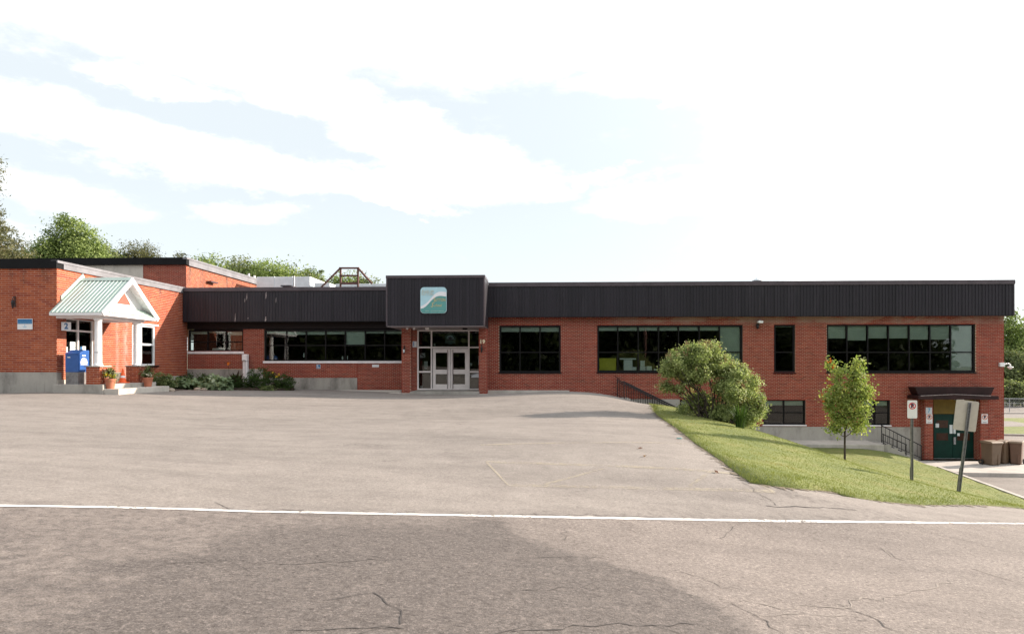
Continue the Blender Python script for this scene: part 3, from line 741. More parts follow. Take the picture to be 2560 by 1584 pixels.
# --- right block, front wall
XB0 = xr(1699); HZ = lambda a, b, c, d: (xr(a), xr(b), zR(d), zR(c))
W1 = HZ(1248, 1402, 812, 931); W2 = HZ(1493, 1857, 812, 930); W3 = HZ(1935, 1988, 811, 931); W4 = HZ(2067, 2439, 811, 930)
zb1 = Z_(1950, 1061, YR); zb0 = Z_(1950, 998, YR); zc = Z_(1950, 1065.5, YR)
BW0 = (xr(1700), xr(1768), Z_(1730, 1040, YR), zb0); BW1 = (xr(1908), xr(2014), zb1, zb0); BW2 = (xr(2152), xr(2226), zb1, zb0)
XD0, XD1 = X_(2333, 32.1), X_(2451, 32.1); XP0, XP1 = X_(2311, 32.1), X_(2472, 32.1)
DOOR = (XD0, XD1, -3.3, Z_(2380, 997, YR))
XL0 = xr(1205)
brick_wall('x', YR, XL0, XB0, zR(997), 4.0, [W1, W2])
brick_wall('x', YR, XB0, XR, zc, 4.0, [W2, W3, W4, BW0, BW1, BW2, DOOR])
brick_wall('x', YR, XP1-.02, XR, -3.1, zc-.002, [])
brick_wall('y', XR, YR, YR+14, -3.1, 4.0)
mk('foundation', MB().box(xr(1205), XB0-.003, YR-.012, YR+.24, -2.5, zR(997)-.003), 'concrete', B)
mk('foundation', MB().box(XB0, XP0+.03, YR-.012, YR+.24, -3.3, zc-.004), 'concrete', B)
mk('plinth', MB().prism([(YR-.16, -.2), (YR-.003, -.2), (YR-.003, .25), (YR-.13, .24)], 'x', xr(1218), xr(1423)), 'concrete_pale', B, bevel=.01)
def bays(a, b, k, first=0): return [a+(b-a)*i/k for i in range(1, k)]
def rb(pxs): return [xr(p) for p in pxs]
window('x', YR, *W1, rb([1300, 1350]), [zR(880)], blinds=[(i, zR(828)) for i in range(3)], fw=.09, sill=(.05, 'frame_dark'))
def it(p0, p1, y0, y1, m='paper', n='notice', Y=YR): return (X_(p0, Y), X_(p1, Y), Z_(p0, y1, Y), Z_(p0, y0, Y), m, n)
window('x', YR, *W2, rb([1545, 1596, 1647, 1697, 1749, 1800]), [zR(880)], fw=.09, sill=(.05, 'frame_dark'),
       blinds=[(i, zR(826)) for i in range(6)]+[(6, zR(926))],
       items=[it(1499, 1541, 895, 926, 'yellow_poster', 'poster'), it(1560, 1582, 899, 926), it(1582.3, 1592, 917, 926), it(1550, 1591, 895, 898),
              it(1602, 1613, 901, 915), it(1601, 1615, 915.5, 926), it(1617, 1631, 915, 926), it(1636, 1644, 922, 926.5), it(1652, 1657.5, 921.5, 926.5), it(1662, 1669, 908, 926)])
window('x', YR, *W3, [], [zR(880, 1960)], fw=.1, sill=(.05, 'frame_dark'), blinds=[(0, zR(817, 1960))])
window('x', YR, *W4, rb([2119, 2171, 2223, 2275, 2327, 2379]), [zR(880, 2250)], fw=.09, sill=(.05, 'frame_dark'),
       blinds=[(0, zR(845, 2250)), (1, zR(850, 2250)), (2, zR(845, 2250)), (3, zR(845, 2250)), (4, zR(848, 2250)), (5, zR(848, 2250)), (6, zR(926, 2250))])
for bw in (BW0, BW1, BW2):
    m_ = (bw[0]+bw[1])/2; h_ = (bw[2]*.52+bw[3]*.48)
    window('x', YR, *bw, [m_], [h_], blinds=[(0, bw[3]-.30), (1, bw[3]-.30)], sill=(.06, 'white_sill'))

# --- left block
XJ = X_(1030, YL)
LW1 = (XW+.05, xl(608), zL(878), zL(824)); LW2 = (xl(660), xl(1012), zL(902), zL(824))
zh = zL(822)
brick_wall('x', YL, XW+.012, xl(893), zL(944), zh, [LW1[:2]+(LW1[2], 9), LW2[:2]+(LW2[2], 9), (XW, xl(658), -1, zL(923))])
brick_wall('x', YL, xl(893)+.002, XJ, -.1, zh, [LW2[:2]+(LW2[2], 9)])
mk('foundation', MB().box(XW, xl(658), YL-.014, YL+.24, -.5, zL(923)-.003).box(xl(658)+.003, xl(893), YL-.014, YL+.24, -.5, zL(944)-.003), 'concrete', B)
mk('header_panel', MB().box(XW+.012, XJ, YL-.03, YL+.2, zh+.002, 3.95), 'header_dark', B)
def lb(pxs): return [xl(p) for p in pxs]
window('x', YL, *LW1, lb([518, 564]), [zL(854)], fw=.08, sill=(.13, 'white_sill'), blinds=[(0, zL(834)), (1, zL(831)), (2, zL(837))], items=[it(475, 480, 836, 851, 'paper', 'notice', YL), it(528, 559, 870, 876, 'paper', 'notice', YL)])
window('x', YL, *LW2, lb([715, 764, 813, 862, 912, 961]), [zL(863)], fw=.08, sill=(.12, 'white_sill'),
       blinds=[(0, zL(833)), (1, zL(836)), (2, zL(836)), (3, zL(835)), (4, zL(861)), (5, zL(833)), (6, zL(834))], items=[it(756, 759, 882, 893, 'paper', 'notice', YL), it(853, 856, 890, 899, 'paper', 'notice', YL), it(866, 868, 889, 899, 'paper', 'notice', YL)])

# --- entrance recess
YD = 33.05
xd = lambda px: X_(px, YD); zd = lambda py: Z_(1110, py, YD)
XG0, XG1 = xd(1043), xd(1208)
brick_wall('x', YD, XJ-.25, XG0, -.1, 3.5)
brick_wall('y', XJ-.0, YD+.26, YL, -.1, 3.4, thick=.2)
mk('recess_wall', MB().box(XL0, XL0+.2, YR+.002, YD+.3, -.2, 4.0), 'mortar', B)
eg = window('x', YD, XG0, XG1, zd(974), zd(824), [xd(1078.5), xd(1172)], [zd(868)], fw=.075, mw=.075, mat='frame_light', inset=.0, glass='glass_door', skip=((1, 0), (0, 0), (2, 0)), name='entrance_screen')
def pane(p0, p1, y0, y1, par, o=-.05, glass='glass_door', Y=YD):
    return mk('pane', MB().box(X_(p0, Y), X_(p1, Y), Y-o-.004, Y-o+.004, Z_(p0, y1, Y), Z_(p0, y0, Y)), glass, par)
b = MB()
for p0, p1 in ((1047, 1077), (1174, 1206)):
    b.box(xd(p0), xd(p1), YD+.01, YD+.08, zd(931), zd(927))
    pane(p0, p1, 870, 927, eg); pane(p0, p1, 931, 971, eg)
mk('screen_rail', b, 'frame_light', eg)
for k, (p0, p1, g0, g1, pl) in enumerate(((1082, 1125.6, 1089, 1118, 1119), (1126.4, 1170, 1133, 1162.5, 1132.6))):
    b = MB(); x0, x1, a0, a1 = xd(p0), xd(p1), xd(g0), xd(g1)
    b.box(x0, a0, YD+.012, YD+.06, zd(973.5), zd(871)); b.box(a1, x1, YD+.012, YD+.06, zd(973.5), zd(871))
    for ya, yb in ((871, 881), (923.5, 934.5), (960, 973.5)): b.box(a0, a1, YD+.014, YD+.058, zd(yb), zd(ya))
    dr = mk('door', b, 'frame_light', B)
    pane(g0, g1, 881, 923.5, dr, -.036); pane(g0, g1, 934.5, 960, dr, -.036)
    h = MB(); xp = xd(pl); h.cyl((xp, YD-.05, zd(971)), (xp, YD-.05, zd(874)), .018)
    for yy in (884, 962): h.cyl((xp, YD-.05, zd(yy)), (xp, YD+.012, zd(yy)), .012)
    mk('handle', h, 'soffit', dr)
# papers behind the entrance glass
for (p0, p1, y0, y1, m_) in ((1049, 1062.5, 882, 893.5, 'badge_pale'), (1059.5, 1069, 902.5, 914), ) if False else ((1049, 1062.5, 882, 893.5, 'plate_grey'), (1059.5, 1069, 902.5, 917, 'paper'), (1060.5, 1067.5, 918, 922, 'paper'), (1050.5, 1055.5, 963, 969, 'paper'), (1175, 1180, 907, 914, 'paper'), (1083.5, 1088, 858, 864, 'blind'), (1072, 1077, 829, 834, 'blind'), (1195, 1199, 889, 912, 'paper')):
    mk('notice', MB().box(xd(p0), xd(p1), YD+.064, YD+.070, zd(y1), zd(y0)), m_, eg)
mk('sign_arrow', MB().prism([(xd(1050), zd(884)), (xd(1052.5), zd(884)), (xd(1061.5), zd(891)), (xd(1060), zd(892)), (xd(1051), zd(886)), (xd(1050), zd(887))], 'y', YD+.058, YD+.063), 'sign_ink', eg)
# badge on the transom glass
cx, cz = xd(1125.3), zd(846)
bd = MB().prism([(cx+.29*math.cos(2*math.pi*i/32), cz+.29*math.sin(2*math.pi*i/32)) for i in range(32)], 'y', YD+.062, YD+.068).prism([(cx-.28, cz-.12), (cx+.28, cz-.12), (cx+.27, cz-.25), (cx+.12, cz-.23), (cx, cz-.30), (cx-.12, cz-.23), (cx-.27, cz-.25)], 'y', YD+.0625, YD+.0675)
bdg = mk('badge', bd, 'badge', eg)
b = MB().prism([(cx+.21*math.cos(t), cz-.05+.24*math.sin(t)) for t in [math.pi*i/16 for i in range(17)]], 'y', YD+.056, YD+.060); mk('badge_dome', b, 'badge_pale', eg)
b = MB().box(cx-.2, cx+.2, YD+.050, YD+.055, cz-.07, cz-.035).prism([(cx-.12, cz+.02), (cx, cz+.10), (cx+.12, cz+.02), (cx, cz-.01)], 'y', YD+.050, YD+.055).box(cx-.09, cx+.09, YD+.050, YD+.055, cz-.02, cz-.01); mk('badge_emblem', b, 'sign_ink', eg)
# landing and slabs
mk('door_step', MB().box(X_(1026, 31.6), X_(1199, 31.6), 31.45, YD+.1, -.1, .215), 'concrete', B, bevel=.02)
block('walk_slab', X_(820, 32.8), X_(1004, 32.8), 32.55, 33.6, .0, .20, 'concrete_pale', bevel=.02)
block('walk_slab', X_(975, 31.9), X_(1025, 31.9), 31.5, 32.5, -.1, .13, 'concrete_pale', bevel=.02)
# brick piers
def pier(x0, x1, y0, y1, z0, z1, cap=None, mbk='brick', course=.0695, bl=.212, foot=None):
    p = mk('brick_pier', MB().box(x0+.006, x1-.006, y0+.006, y1-.006, z0, z1), 'mortar' if mbk == 'brick' else 'mortar_wing', B)
    st = MB()
    for axis, plane, a, c, sgn in (('x', y0, x0, x1, 1), ('y', x1, y0, y1, 1), ('y', x0, y0, y1, -1)):
        for (u, v, d, e) in brick_runs(a, c, z0, z1, [], course, bl):
            if axis == 'x': st.box(u, v, plane, plane+.02, d, e, random.random())
            elif sgn > 0: st.box(plane-.02, plane, u+.02, v, d, e, random.random())
            else: st.box(plane, plane+.02, u+.02, v, d, e, random.random())
    mk('brickwork', st, mbk, p, kind='stuff', attrname='shade')
    if cap: mk('pier_cap', MB().box(x0-.04, x1+.04, y0-.04, y1+.04, z1, z1+cap), 'concrete', p, bevel=.01)
    if foot: mk('pier_foot', MB().box(x0-.02, x1+.02, y0-.02, y1+.02, z0-foot, z0), 'concrete_pale', p, bevel=.01)
    return p
PX0, PX1 = X_(1004, 31.5), X_(1026.5, 31.5); PX2, PX3 = X_(1197, 31.5), X_(1216.5, 31.5)
pier(PX0, PX1, 31.5, 32.0, .13, 3.36, foot=.2); pier(PX2, PX3, 31.5, YR-.002, .10, 3.36, foot=.2)
# canopy over the entrance
CY = 29.95; CB, CTp = 3.36, 5.75
fas = mk('fascia', MB().box(XCL+.03, XCR-.03, CY+.03, YLF+1.0, CB+.02, CTp-.05), 'dark_metal', B)
PW = .157
def panel_mesh(h):
    prof = [(0, 0), (.100, 0), (.108, -.024), (.146, -.024), (.154, 0), (PW, 0)]
    mb = MB(); vs = [(x, y, z) for z in (0, h) for (x, y) in prof]; k = len(prof)
    mb.add(vs, [(i, i+1, k+i+1, k+i) for i in range(k-1)])
    me = bpy.data.meshes.new('fascia_panel'); me.from_pydata(mb.v, [], mb.f); me.materials.append(M['cladding']); return me
def panels(par, x0, x1, y, z0, z1):
    k = int((x1-x0)/PW); me = panel_mesh(z1-z0); s = (x1-x0)/(k*PW)
    for i in range(k):
        o = bpy.data.objects.new('fascia_panel', me); COL.objects.link(o); o.parent = par
        o.location = Vector((x0+i*PW*s, y, z0))-org(par); o.scale = (s, 1, 1)
panels(fas, XCL+.07, XCR-.07, CY+.026, CB+.02, CTp-.13)
def trim(name, mb, mat='cap_metal', par=None): return mk(name, mb, mat, par or fas, bevel=.006)
trim('cap_trim', MB().box(XCL-.01, XCR+.01, CY-.02, CY+.35, CTp-.13, CTp))
trim('cap_trim', MB().box(XCR-.25, XCR+.012, CY+.352, YRF-.002, CTp-.13, CTp).box(XCL-.012, XCL+.25, CY+.352, YLF-.002, CTp-.13, CTp))
trim('corner_trim', MB().box(XCL, XCL+.07, CY-.005, CY+.1, CB, CTp-.132)); trim('corner_trim', MB().box(XCR-.07, XCR, CY-.005, CY+.1, CB, CTp-.132))
trim('side_cladding', MB().box(XCR-.04, XCR-.004, CY+.102, YRF-.002, CB+.01, CTp-.132), 'dark_metal'); trim('side_cladding', MB().box(XCL+.004, XCL+.04, CY+.102, YLF-.002, CB+.01, CTp-.132), 'dark_metal')
trim('soffit', MB().box(XCL+.02, XCR-.02, CY+.02, YD-.01, CB-.03, CB+.0), 'soffit')
for px, py in ((1035, 823), (1066, 821), (1070, 821), (1018, 819)):
    p = P3(px, py, 31.2); mk('soffit_light', MB().lathe([(.03, -.09), (.06, -.06), (.06, 0)], (p.x, p.y, CB-.03), 10), 'white_sill', fas)
mk('soffit_light', MB().box(X_(1157, 31.3), X_(1168, 31.3), 31.2, 31.4, CB-.10, CB-.03), 'black_fascia', fas)
# main fascias
fr = mk('fascia', MB().box(XCR+.02, XRF-.02, YRF+.028, YR+14.4, 3.93, TOP-.06), 'dark_metal', B)
panels(fr, XCR, XRF-.05, YRF+.026, 3.92, TOP-.21)
trim('cap_trim', MB().box(XCR+.014, XRF+.02, YRF-.03, YRF+.3, TOP-.21, TOP), par=fr)
trim('corner_trim', MB().box(XRF-.05, XRF, YRF-.003, YRF+.12, 3.91, TOP-.212).box(XRF-.05, XRF-.003, YRF+.122, YR+14, 3.91, TOP-.212), par=fr)
trim('drip_edge', MB().box(XCR+.016, XRF-.055, YRF-.012, YRF+.024, 3.895, 3.918), 'frame_dark', par=fr)
fl = mk('fascia', MB().box(XW+.02, XCL-.02, YLF+.028, YL+12, 3.86, TOP-.06), 'dark_metal', B)
panels(fl, XW+.03, XCL, YLF+.026, 3.83, TOP-.2)
trim('cap_trim', MB().box(XW+.02, XCL-.014, YLF-.03, YLF+.3, TOP-.2, TOP), par=fl)
trim('drip_edge', MB().box(XW+.03, XCL-.016, YLF-.012, YLF+.024, 3.80, 3.828), 'frame_dark', par=fl)
for (px, py, wp, hp) in ((588, 794, 2.2, 24), (664, 797, 4.5, 13), (665, 738, 3.2, 18), (617, 741, 2.2, 18), (612, 750, 1.8, 10), (690, 750, 1.6, 14), (620, 795, 2, 4)):
    x_ = X_(px, YLF); z_ = Z_(px, py, YLF); a_ = wp*.0105; b_ = hp*.0105
    mk('paint_chip', MB().prism([(x_-a_, z_-b_), (x_+a_*.3, z_-b_*.8), (x_+a_, z_-b_*.1), (x_+a_*.5, z_+b_*.5), (x_+a_*.8, z_+b_), (x_-a_*.2, z_+b_*.8), (x_-a_*.6, z_+.1*b_)], 'y', YLF-.003, YLF+.0015), 'worn_highlight', fl)
# rooms behind the glass, closed boxes
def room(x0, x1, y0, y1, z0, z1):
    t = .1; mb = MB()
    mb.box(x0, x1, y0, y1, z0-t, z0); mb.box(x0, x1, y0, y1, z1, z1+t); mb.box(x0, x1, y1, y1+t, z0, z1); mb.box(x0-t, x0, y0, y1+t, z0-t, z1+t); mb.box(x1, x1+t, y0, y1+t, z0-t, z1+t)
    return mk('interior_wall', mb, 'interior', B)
room(XL0+.32, XR-.36, YR+.255, YR+7, .15, 3.7); room(XL0+.32, XR-.36, YR+.255, YR+7, -3.1, -.05)
room(XW+.3, XJ-.5, YL+.255, YL+6, .4, 3.7); room(XJ-.2, XL0+.1, YD+.26, YD+5, .1, 3.45)

# --- wing on the left
YP = lambda px, py: YZ(px, py, XW)
WX0 = -33.0
zwb = P3(60, 930, dY(60, YW)).z; zwt = P3(60, 671, dY(60, YW)).z
xvis = X_(0, YW)
brick_wall('x', YW, WX0, XW, zwb, zwt, [], .0853, .302, 'brick_wing', 'mortar_wing', ind=lambda r: r[1] > xvis+.02 and r[1]-r[0] > .1)
mk('foundation', MB().box(WX0, XW+.012, YW-.03, YW+.24, -.2, zwb-.003), 'concrete', B)
# openings on the porch side
dy0, dy1 = YP(166, 900)[0], YP(238, 900)[0]; wy0, wy1 = YP(331, 860)[0], YP(387.5, 860)[0]
ztd = YP(200, 797)[1]; SLZ = .78
wz0, wz1 = YP(385, 913)[1], YP(385, 815)[1]
brick_wall('y', XW, YW+.012, YL+.0, .95, zwt, [(dy0, dy1, SLZ-.05, ztd), (wy0, wy1, wz0, wz1)], .0853, .302, 'brick_wing', 'mortar_wing')
mk('foundation', MB().box(XW-.2, XW+.02, YW+.0, dy0-.003, -.2, .945).box(XW-.2, XW+.02, dy1+.003, YL-.02, -.2, .945), 'concrete_pale', B)
tr = YP(200, 827)[1]; mid = YP(201, 880)[0]
ws = window('y', XW, dy0, dy1, SLZ, ztd, [mid], [tr], fw=.06, mw=.07, mat='white_sill', inset=.08, glass='glass_door', name='porch_door')
for (p0, p1, y0, y1, m_) in ((178, 191, 854, 868, 'paper'), (178, 191, 869, 876, 'paper'), (166.5, 172, 867, 880, 'paper'), (209, 217, 865, 877, 'paper'), (204, 207.5, 866, 873, 'num_blue')):
    a, zt = YP(p0, y0); c, zb = YP(p1, y1)
    mk('notice', MB().box(XW-.05, XW-.045, a, c, zb, zt), m_, ws)
ww = window('y', XW, wy0, wy1, wz0, wz1, [YP(354.5, 860)[0]], [YP(370, 861)[1]], fw=.08, mw=.09, mat='white_paint', inset=.02)
mk('lintel', MB().box(XW+.003, XW+.06, YP(331, 813)[0], YP(394, 813)[0], wz1+.005, wz1+.075), 'white_paint', ww)
mk('sill', MB().box(XW-.02, XW+.09, YP(331, 913)[0], YP(394, 913)[0], wz0-.08, wz0-.003), 'frame_dark', ww)
room(WX0+1, XW-.26, YW+.3, YL-.1, .5, 4.3)
# roof edges of the wing
wf = mk('roof_edge', MB().box(WX0, XW+.03, YW-.06, YW+.3, zwt+.002, TOP+.02), 'black_fascia', B)
mk('roof_edge', MB().box(XW-.2, XW+.06, YW+.302, YL+2, zwt+.002, TOP-.07).box(XW-.2, XW+.08, YW-.058, YL+2, TOP-.068, TOP+.03), 'grey_flash', B)
mk('roof', MB().box(WX0, XW-.21, YW+.31, YL+13, 5.25, 5.45).box(XW-.205, XCL-.03, YLF+.31, YL+12, 5.62, 5.66) if False else MB().box(WX0, XW-.21, YW+.31, YL+1.6, 5.25, 5.45), 'roof_top', B)
# porch: slab, steps, piers, columns, gabled roof
PXE = -17.0; pe0, pe1 = 24.1, 27.72; ridge_y = (pe0+pe1)/2; ze = 3.60; zr_ = 5.12
mk('porch_slab', MB().box(XW+.02, -17.05, YW-.25, 27.75, -.1, SLZ), 'concrete', B, bevel=.02)
mk('porch_step', MB().box(-17.047, -16.45, YW-.2, 27.75, -.1, .60), 'concrete_pale', B, bevel=.02)
pier(-17.75, -17.2, 24.3, 24.92, SLZ, 1.46, .045, 'brick_wing', .0853, .302); pier(-17.75, -17.2, 26.72, 27.34, SLZ, 1.46, .045, 'brick_wing', .0853, .302)
for cy in (24.61, 27.03):
    c = mk('porch_column', MB().lathe([(.17, 0), (.17, .05), (.14, .07), (.132, .12), (.125, 1.75), (.14, 1.80), (.165, 1.83), (.165, 1.9)], (-17.48, cy, 1.506), 20), 'white_paint', B, smooth=False)
bz0, bz1 = 3.20, 3.46
mk('porch_beam', MB().box(-17.62, -17.30, 24.45, 27.3, bz0+.18, bz1).box(XW+.02, -17.622, 24.45, 24.75, bz0+.18, bz1).box(XW+.02, -17.622, 27.0, 27.3, bz0+.18, bz1), 'white_sill', B)
mk('porch_ceiling', MB().box(XW+.02, PXE-.05, pe0+.05, pe1-.05, bz1+.002, bz1+.03), 'white_sill', B)
pr = mk('porch_gutter', MB().box(XW+.02, PXE+.03, pe0-.02, pe0+.06, ze-.13, ze-.01).box(PXE-.03, PXE+.05, pe0+.062, pe1-.062, ze-.13, ze-.012).box(XW+.02, PXE+.03, pe1-.06, pe1+.02, ze-.13, ze-.01), 'white_paint', B, bevel=.015)
half = ridge_y-pe0; sl_ = math.hypot(half, zr_-ze)
def roof_slope(y_e, sgn):
    # ribbed sheet falling from the ridge to the eave; ribs run down the slope
    nrm = Vector((0, -sgn*(zr_-ze), half)).normalized(); mb = MB(); xs = []; x = XW+.03
    while x < PXE+.02:
        xs += [(x, 0), (x+.115, 0), (x+.128, .030), (x+.152, .030), (x+.165, 0)]; x += .165
    vs = []
    for (yy, zz) in ((y_e-sgn*.03, ze-.02), (ridge_y, zr_)):
        vs += [Vector((min(q, PXE+.03), yy, zz))+nrm*o for q, o in xs]
    k = len(xs); mb.add(vs, [(i, i+1, k+i+1, k+i) for i in range(k-1)])
    rs = mk('roof_sheet', mb, 'green_roof', B)
    s = rs.modifiers.new('thickness', 'SOLIDIFY'); s.thickness = .02
roof_slope(pe0, 1); roof_slope(pe1, -1)
mk('ridge_cap', MB().prism([(ridge_y-.16, zr_-.09), (ridge_y, zr_+.055), (ridge_y+.16, zr_-.09), (ridge_y, zr_+.02)], 'x', XW+.03, PXE+.04), 'green_roof', B)
mk('wall_flashing', MB().prism([(pe0+.6, ze+.52), (ridge_y, zr_+.04), (ridge_y+.11, zr_+.07), (ridge_y, zr_+.22), (pe0+.6, ze+.70)], 'x', XW+.004, XW+.05), 'green_roof', B)
def barge(y_e, sgn):
    d = Vector((0, ridge_y-y_e, zr_-ze)).normalized(); up = Vector((0, -d.z*(1 if sgn > 0 else -1), abs(d.y)));
    p0 = Vector((0, y_e-sgn*.04, ze-.03)); p1 = Vector((0, ridge_y, zr_+.02)); nrm = Vector((0, -sgn*d.z, abs(d.y)))
    poly = [(q.y, q.z) for q in (p0-nrm*.17, p1-Vector((0, 0, .22)), p1+Vector((0, 0, .03)), p0+nrm*.03)]
    mk('barge_board', MB().prism(poly, 'x', PXE+.032, PXE+.085), 'white_paint', B, bevel=.006)
barge(pe0, 1); barge(pe1, -1)
GX = PXE-.32
zg = ze+.30; yin = lambda z: half*(zr_-z)/(zr_-ze)
mk('gable_wall', MB().prism([(ridge_y-yin(zg)+.05, zg), (ridge_y+yin(zg)-.05, zg), (ridge_y, zr_-.06)], 'x', GX-.05, GX), 'white_paint', B)
mk('gable_vent', MB().prism([(ridge_y-.42, zg+.16), (ridge_y+.46, zg+.16), (ridge_y+.04, zg+.64)], 'x', GX+.002, GX+.02), 'red_vent', B)
for sgn in (-1, 1):   # boarded soffits of the gable overhang
    d0 = Vector((0, ridge_y+sgn*(half-.1), ze+.02)); d1 = Vector((0, ridge_y, zr_-.05)); mb = MB(); k = 8
    for i in range(k):
        a = d0.lerp(d1, i/k); c = d0.lerp(d1, (i+.94)/k)
        mb.add([(GX+.003, a.y, a.z), (PXE+.03, a.y, a.z), (PXE+.03, c.y, c.z), (GX+.003, c.y, c.z), (GX+.003, a.y, a.z+.02), (PXE+.03, a.y, a.z+.02), (PXE+.03, c.y, c.z+.02), (GX+.003, c.y, c.z+.02)], [(0, 1, 2, 3), (4, 5, 6, 7), (0, 1, 5, 4), (2, 3, 7, 6)])
    mk('soffit_boards', mb, 'white_paint', B)
mb = MB(); vs = []; ys = []; y = pe0+.06
while y < pe1-.06:
    ys += [(y, 0), (y+.10, 0), (y+.112, .024), (y+.132, .024), (y+.144, 0)]; y += .144
def clampy(y, z):
    hh = max(yin(z)-.02, .05); return min(max(y, ridge_y-hh), ridge_y+hh)
vs = [Vector((PXE+.04, q, ze+o)) for q, o in ys]+[Vector((GX-.02, clampy(q, zg), zg+o+.02)) for q, o in ys]
k = len(ys); mb.add(vs, [(i, i+1, k+i+1, k+i) for i in range(k-1)]); mk('pent_roof', mb, 'green_roof', B)
# drainpipe collar on a porch column
mk('column_band', MB().cyl((-17.48, 24.61, 2.02), (-17.48, 24.61, 2.05), .138, n=16), 'galv', B)

# --- taller hall behind the wing
XH = -20.1; YH = 35.55; HT = 7.6
hz = lambda px, py: Z_(px, py, YH)
brick_wall('x', YH, X_(358, YH), XH, 5.4, 7.2, [])
mk('concrete_panel', MB().box(X_(215, YH), X_(286, YH), YH-.02, YH+.2, 5.3, 7.2).box(X_(286, YH)+.012, X_(358, YH)-.004, YH-.02, YH+.2, 5.3, 7.2), 'concrete_pale', B)
mk('wall', MB().box(-40, X_(215, YH)-.004, YH, YH+.2, 5.3, 7.2), 'concrete_pale', B)
brick_wall('y', XH, YH+.012, 62, 5.3, 7.18, [], .0695, .212, 'brick_wing', 'mortar_wing')
mk('roof_edge', MB().box(-40, XH+.12, YH-.18, YH+.1, 7.2, HT), 'black_fascia', B)
mk('roof_edge', MB().box(XH-.1, XH+.12, YH+.102, 62, 7.18, HT-.1).box(XH-.1, XH+.15, YH-.182, 62, HT-.098, HT), 'grey_flash', B)
mk('wall_bracket', MB().box(XH+.0, XH+.3, *sorted((YZ(516, 705, XH)[0], YZ(534, 709, XH)[0])), YZ(525, 707, XH)[1], YZ(525, 704, XH)[1]), 'cap_metal', B)
mk('roof', MB().box(-40, XH-.11, YH+.11, 62, 7.2, 7.4), 'roof_top', B)

# ------------------------------------------------------------------ lower door in the right block
YDL = 32.58; xq = lambda px: X_(px, YDL); zq = lambda py: Z_(2385, py, YDL)
pier(XP0, XD0, 32.1, YDL+.3, -3.1, -.12); pier(XD1, XP1, 32.1, YDL+.3, -3.1, -.12)
mk('door_frame', MB().box(XD0, XD1, YDL+.06, YDL+.1, -3.1, -.05), 'frame_dark', B)
mk('transom_panel', MB().box(xq(2334), xq(2441), YDL+.0, YDL+.05, zq(1034), zq(996)), 'olive', B)
mk('recess_ceiling', MB().box(XD0, XD1, YR-.4, YDL-.002, -.12, -.05), 'canopy_brown', B)
for (p0, p1, wn) in ((2334.5, 2381.5, ((2341, 2370),)), (2382.5, 2441, ((2393, 2424),))):
    d_ = mk('door', MB().box(xq(p0), xq(p1), YDL, YDL+.055, zq(1145), zq(1035)), 'green_door', B, bevel=.004)
    for (a, c) in wn:
        for (y0, y1) in ((1050, 1069), (1082, 1100)):
            mk('door_window', MB().box(xq(a), xq(c), YDL-.006, YDL+.01, zq(y1), zq(y0)), 'brown_glass', d_)
    for (a, c, y0, y1) in (((2338.5, 2347, 1058, 1068), (2373.5, 2381, 1061, 1083)) if p0 < 2380 else ((2383, 2389, 1062, 1083), (2393, 2399, 1082, 1089))):
        mk('notice', MB().box(xq(a), xq(c), YDL-.014, YDL-.008, zq(y1), zq(y0)), 'paper', d_)
    if p0 > 2380: mk('handle', MB().box(xq(2383), xq(2388), YDL-.05, YDL-.002, zq(1110), zq(1092)), 'galv', d_)
mk('threshold', MB().box(xq(2334), xq(2441), YDL-.03, YDL+.05, -3.1, zq(1145.3)), 'paper', B)
mk('door_mat', MB().box(xq(2345), xq(2420), 31.5, 32.4, -3.06, -3.035), 'rubber', B) if False else None
cz0, cz1 = Z_(2390, 998, 31.5), Z_(2390, 988, 31.5)
cp = mk('door_canopy', MB().prism([(X_(2294, 31.5), cz0), (X_(2496, 31.5), cz0), (X_(2495, 31.5), cz1-.02), (X_(2385, 31.5), cz1+.06), (X_(2295, 31.5), cz1-.02)], 'y', 31.45, YR-.01), 'canopy_brown', B, bevel=.01)
mk('canopy_edge', MB().prism([(X_(2300, 31.5), cz1-.035), (X_(2385, 31.5), cz1+.045), (X_(2475, 31.5), cz1-.03), (X_(2475, 31.5), cz1-.005), (X_(2385, 31.5), cz1+.068), (X_(2300, 31.5), cz1-.005)], 'y', 31.435, 31.452), 'worn_highlight', cp)  # pale strip puts the slab edge's highlight into its worn metal colour
mk('canopy_upstand', MB().prism([(X_(2293, 31.9), cz1-.0), (X_(2474, 31.9), cz1), (X_(2483, 31.9), Z_(2390, 967, 31.9)), (X_(2284, 31.9), Z_(2390, 967, 31.9))], 'y', 31.8, YR-.012), 'canopy_brown', cp, bevel=.01)
p = P3(2392, 999, 31.2); mk('soffit_light', MB().box(p.x-.15, p.x+.15, 31.8, 32.1, cz0-.06, cz0-.002), 'white_sill', cp)

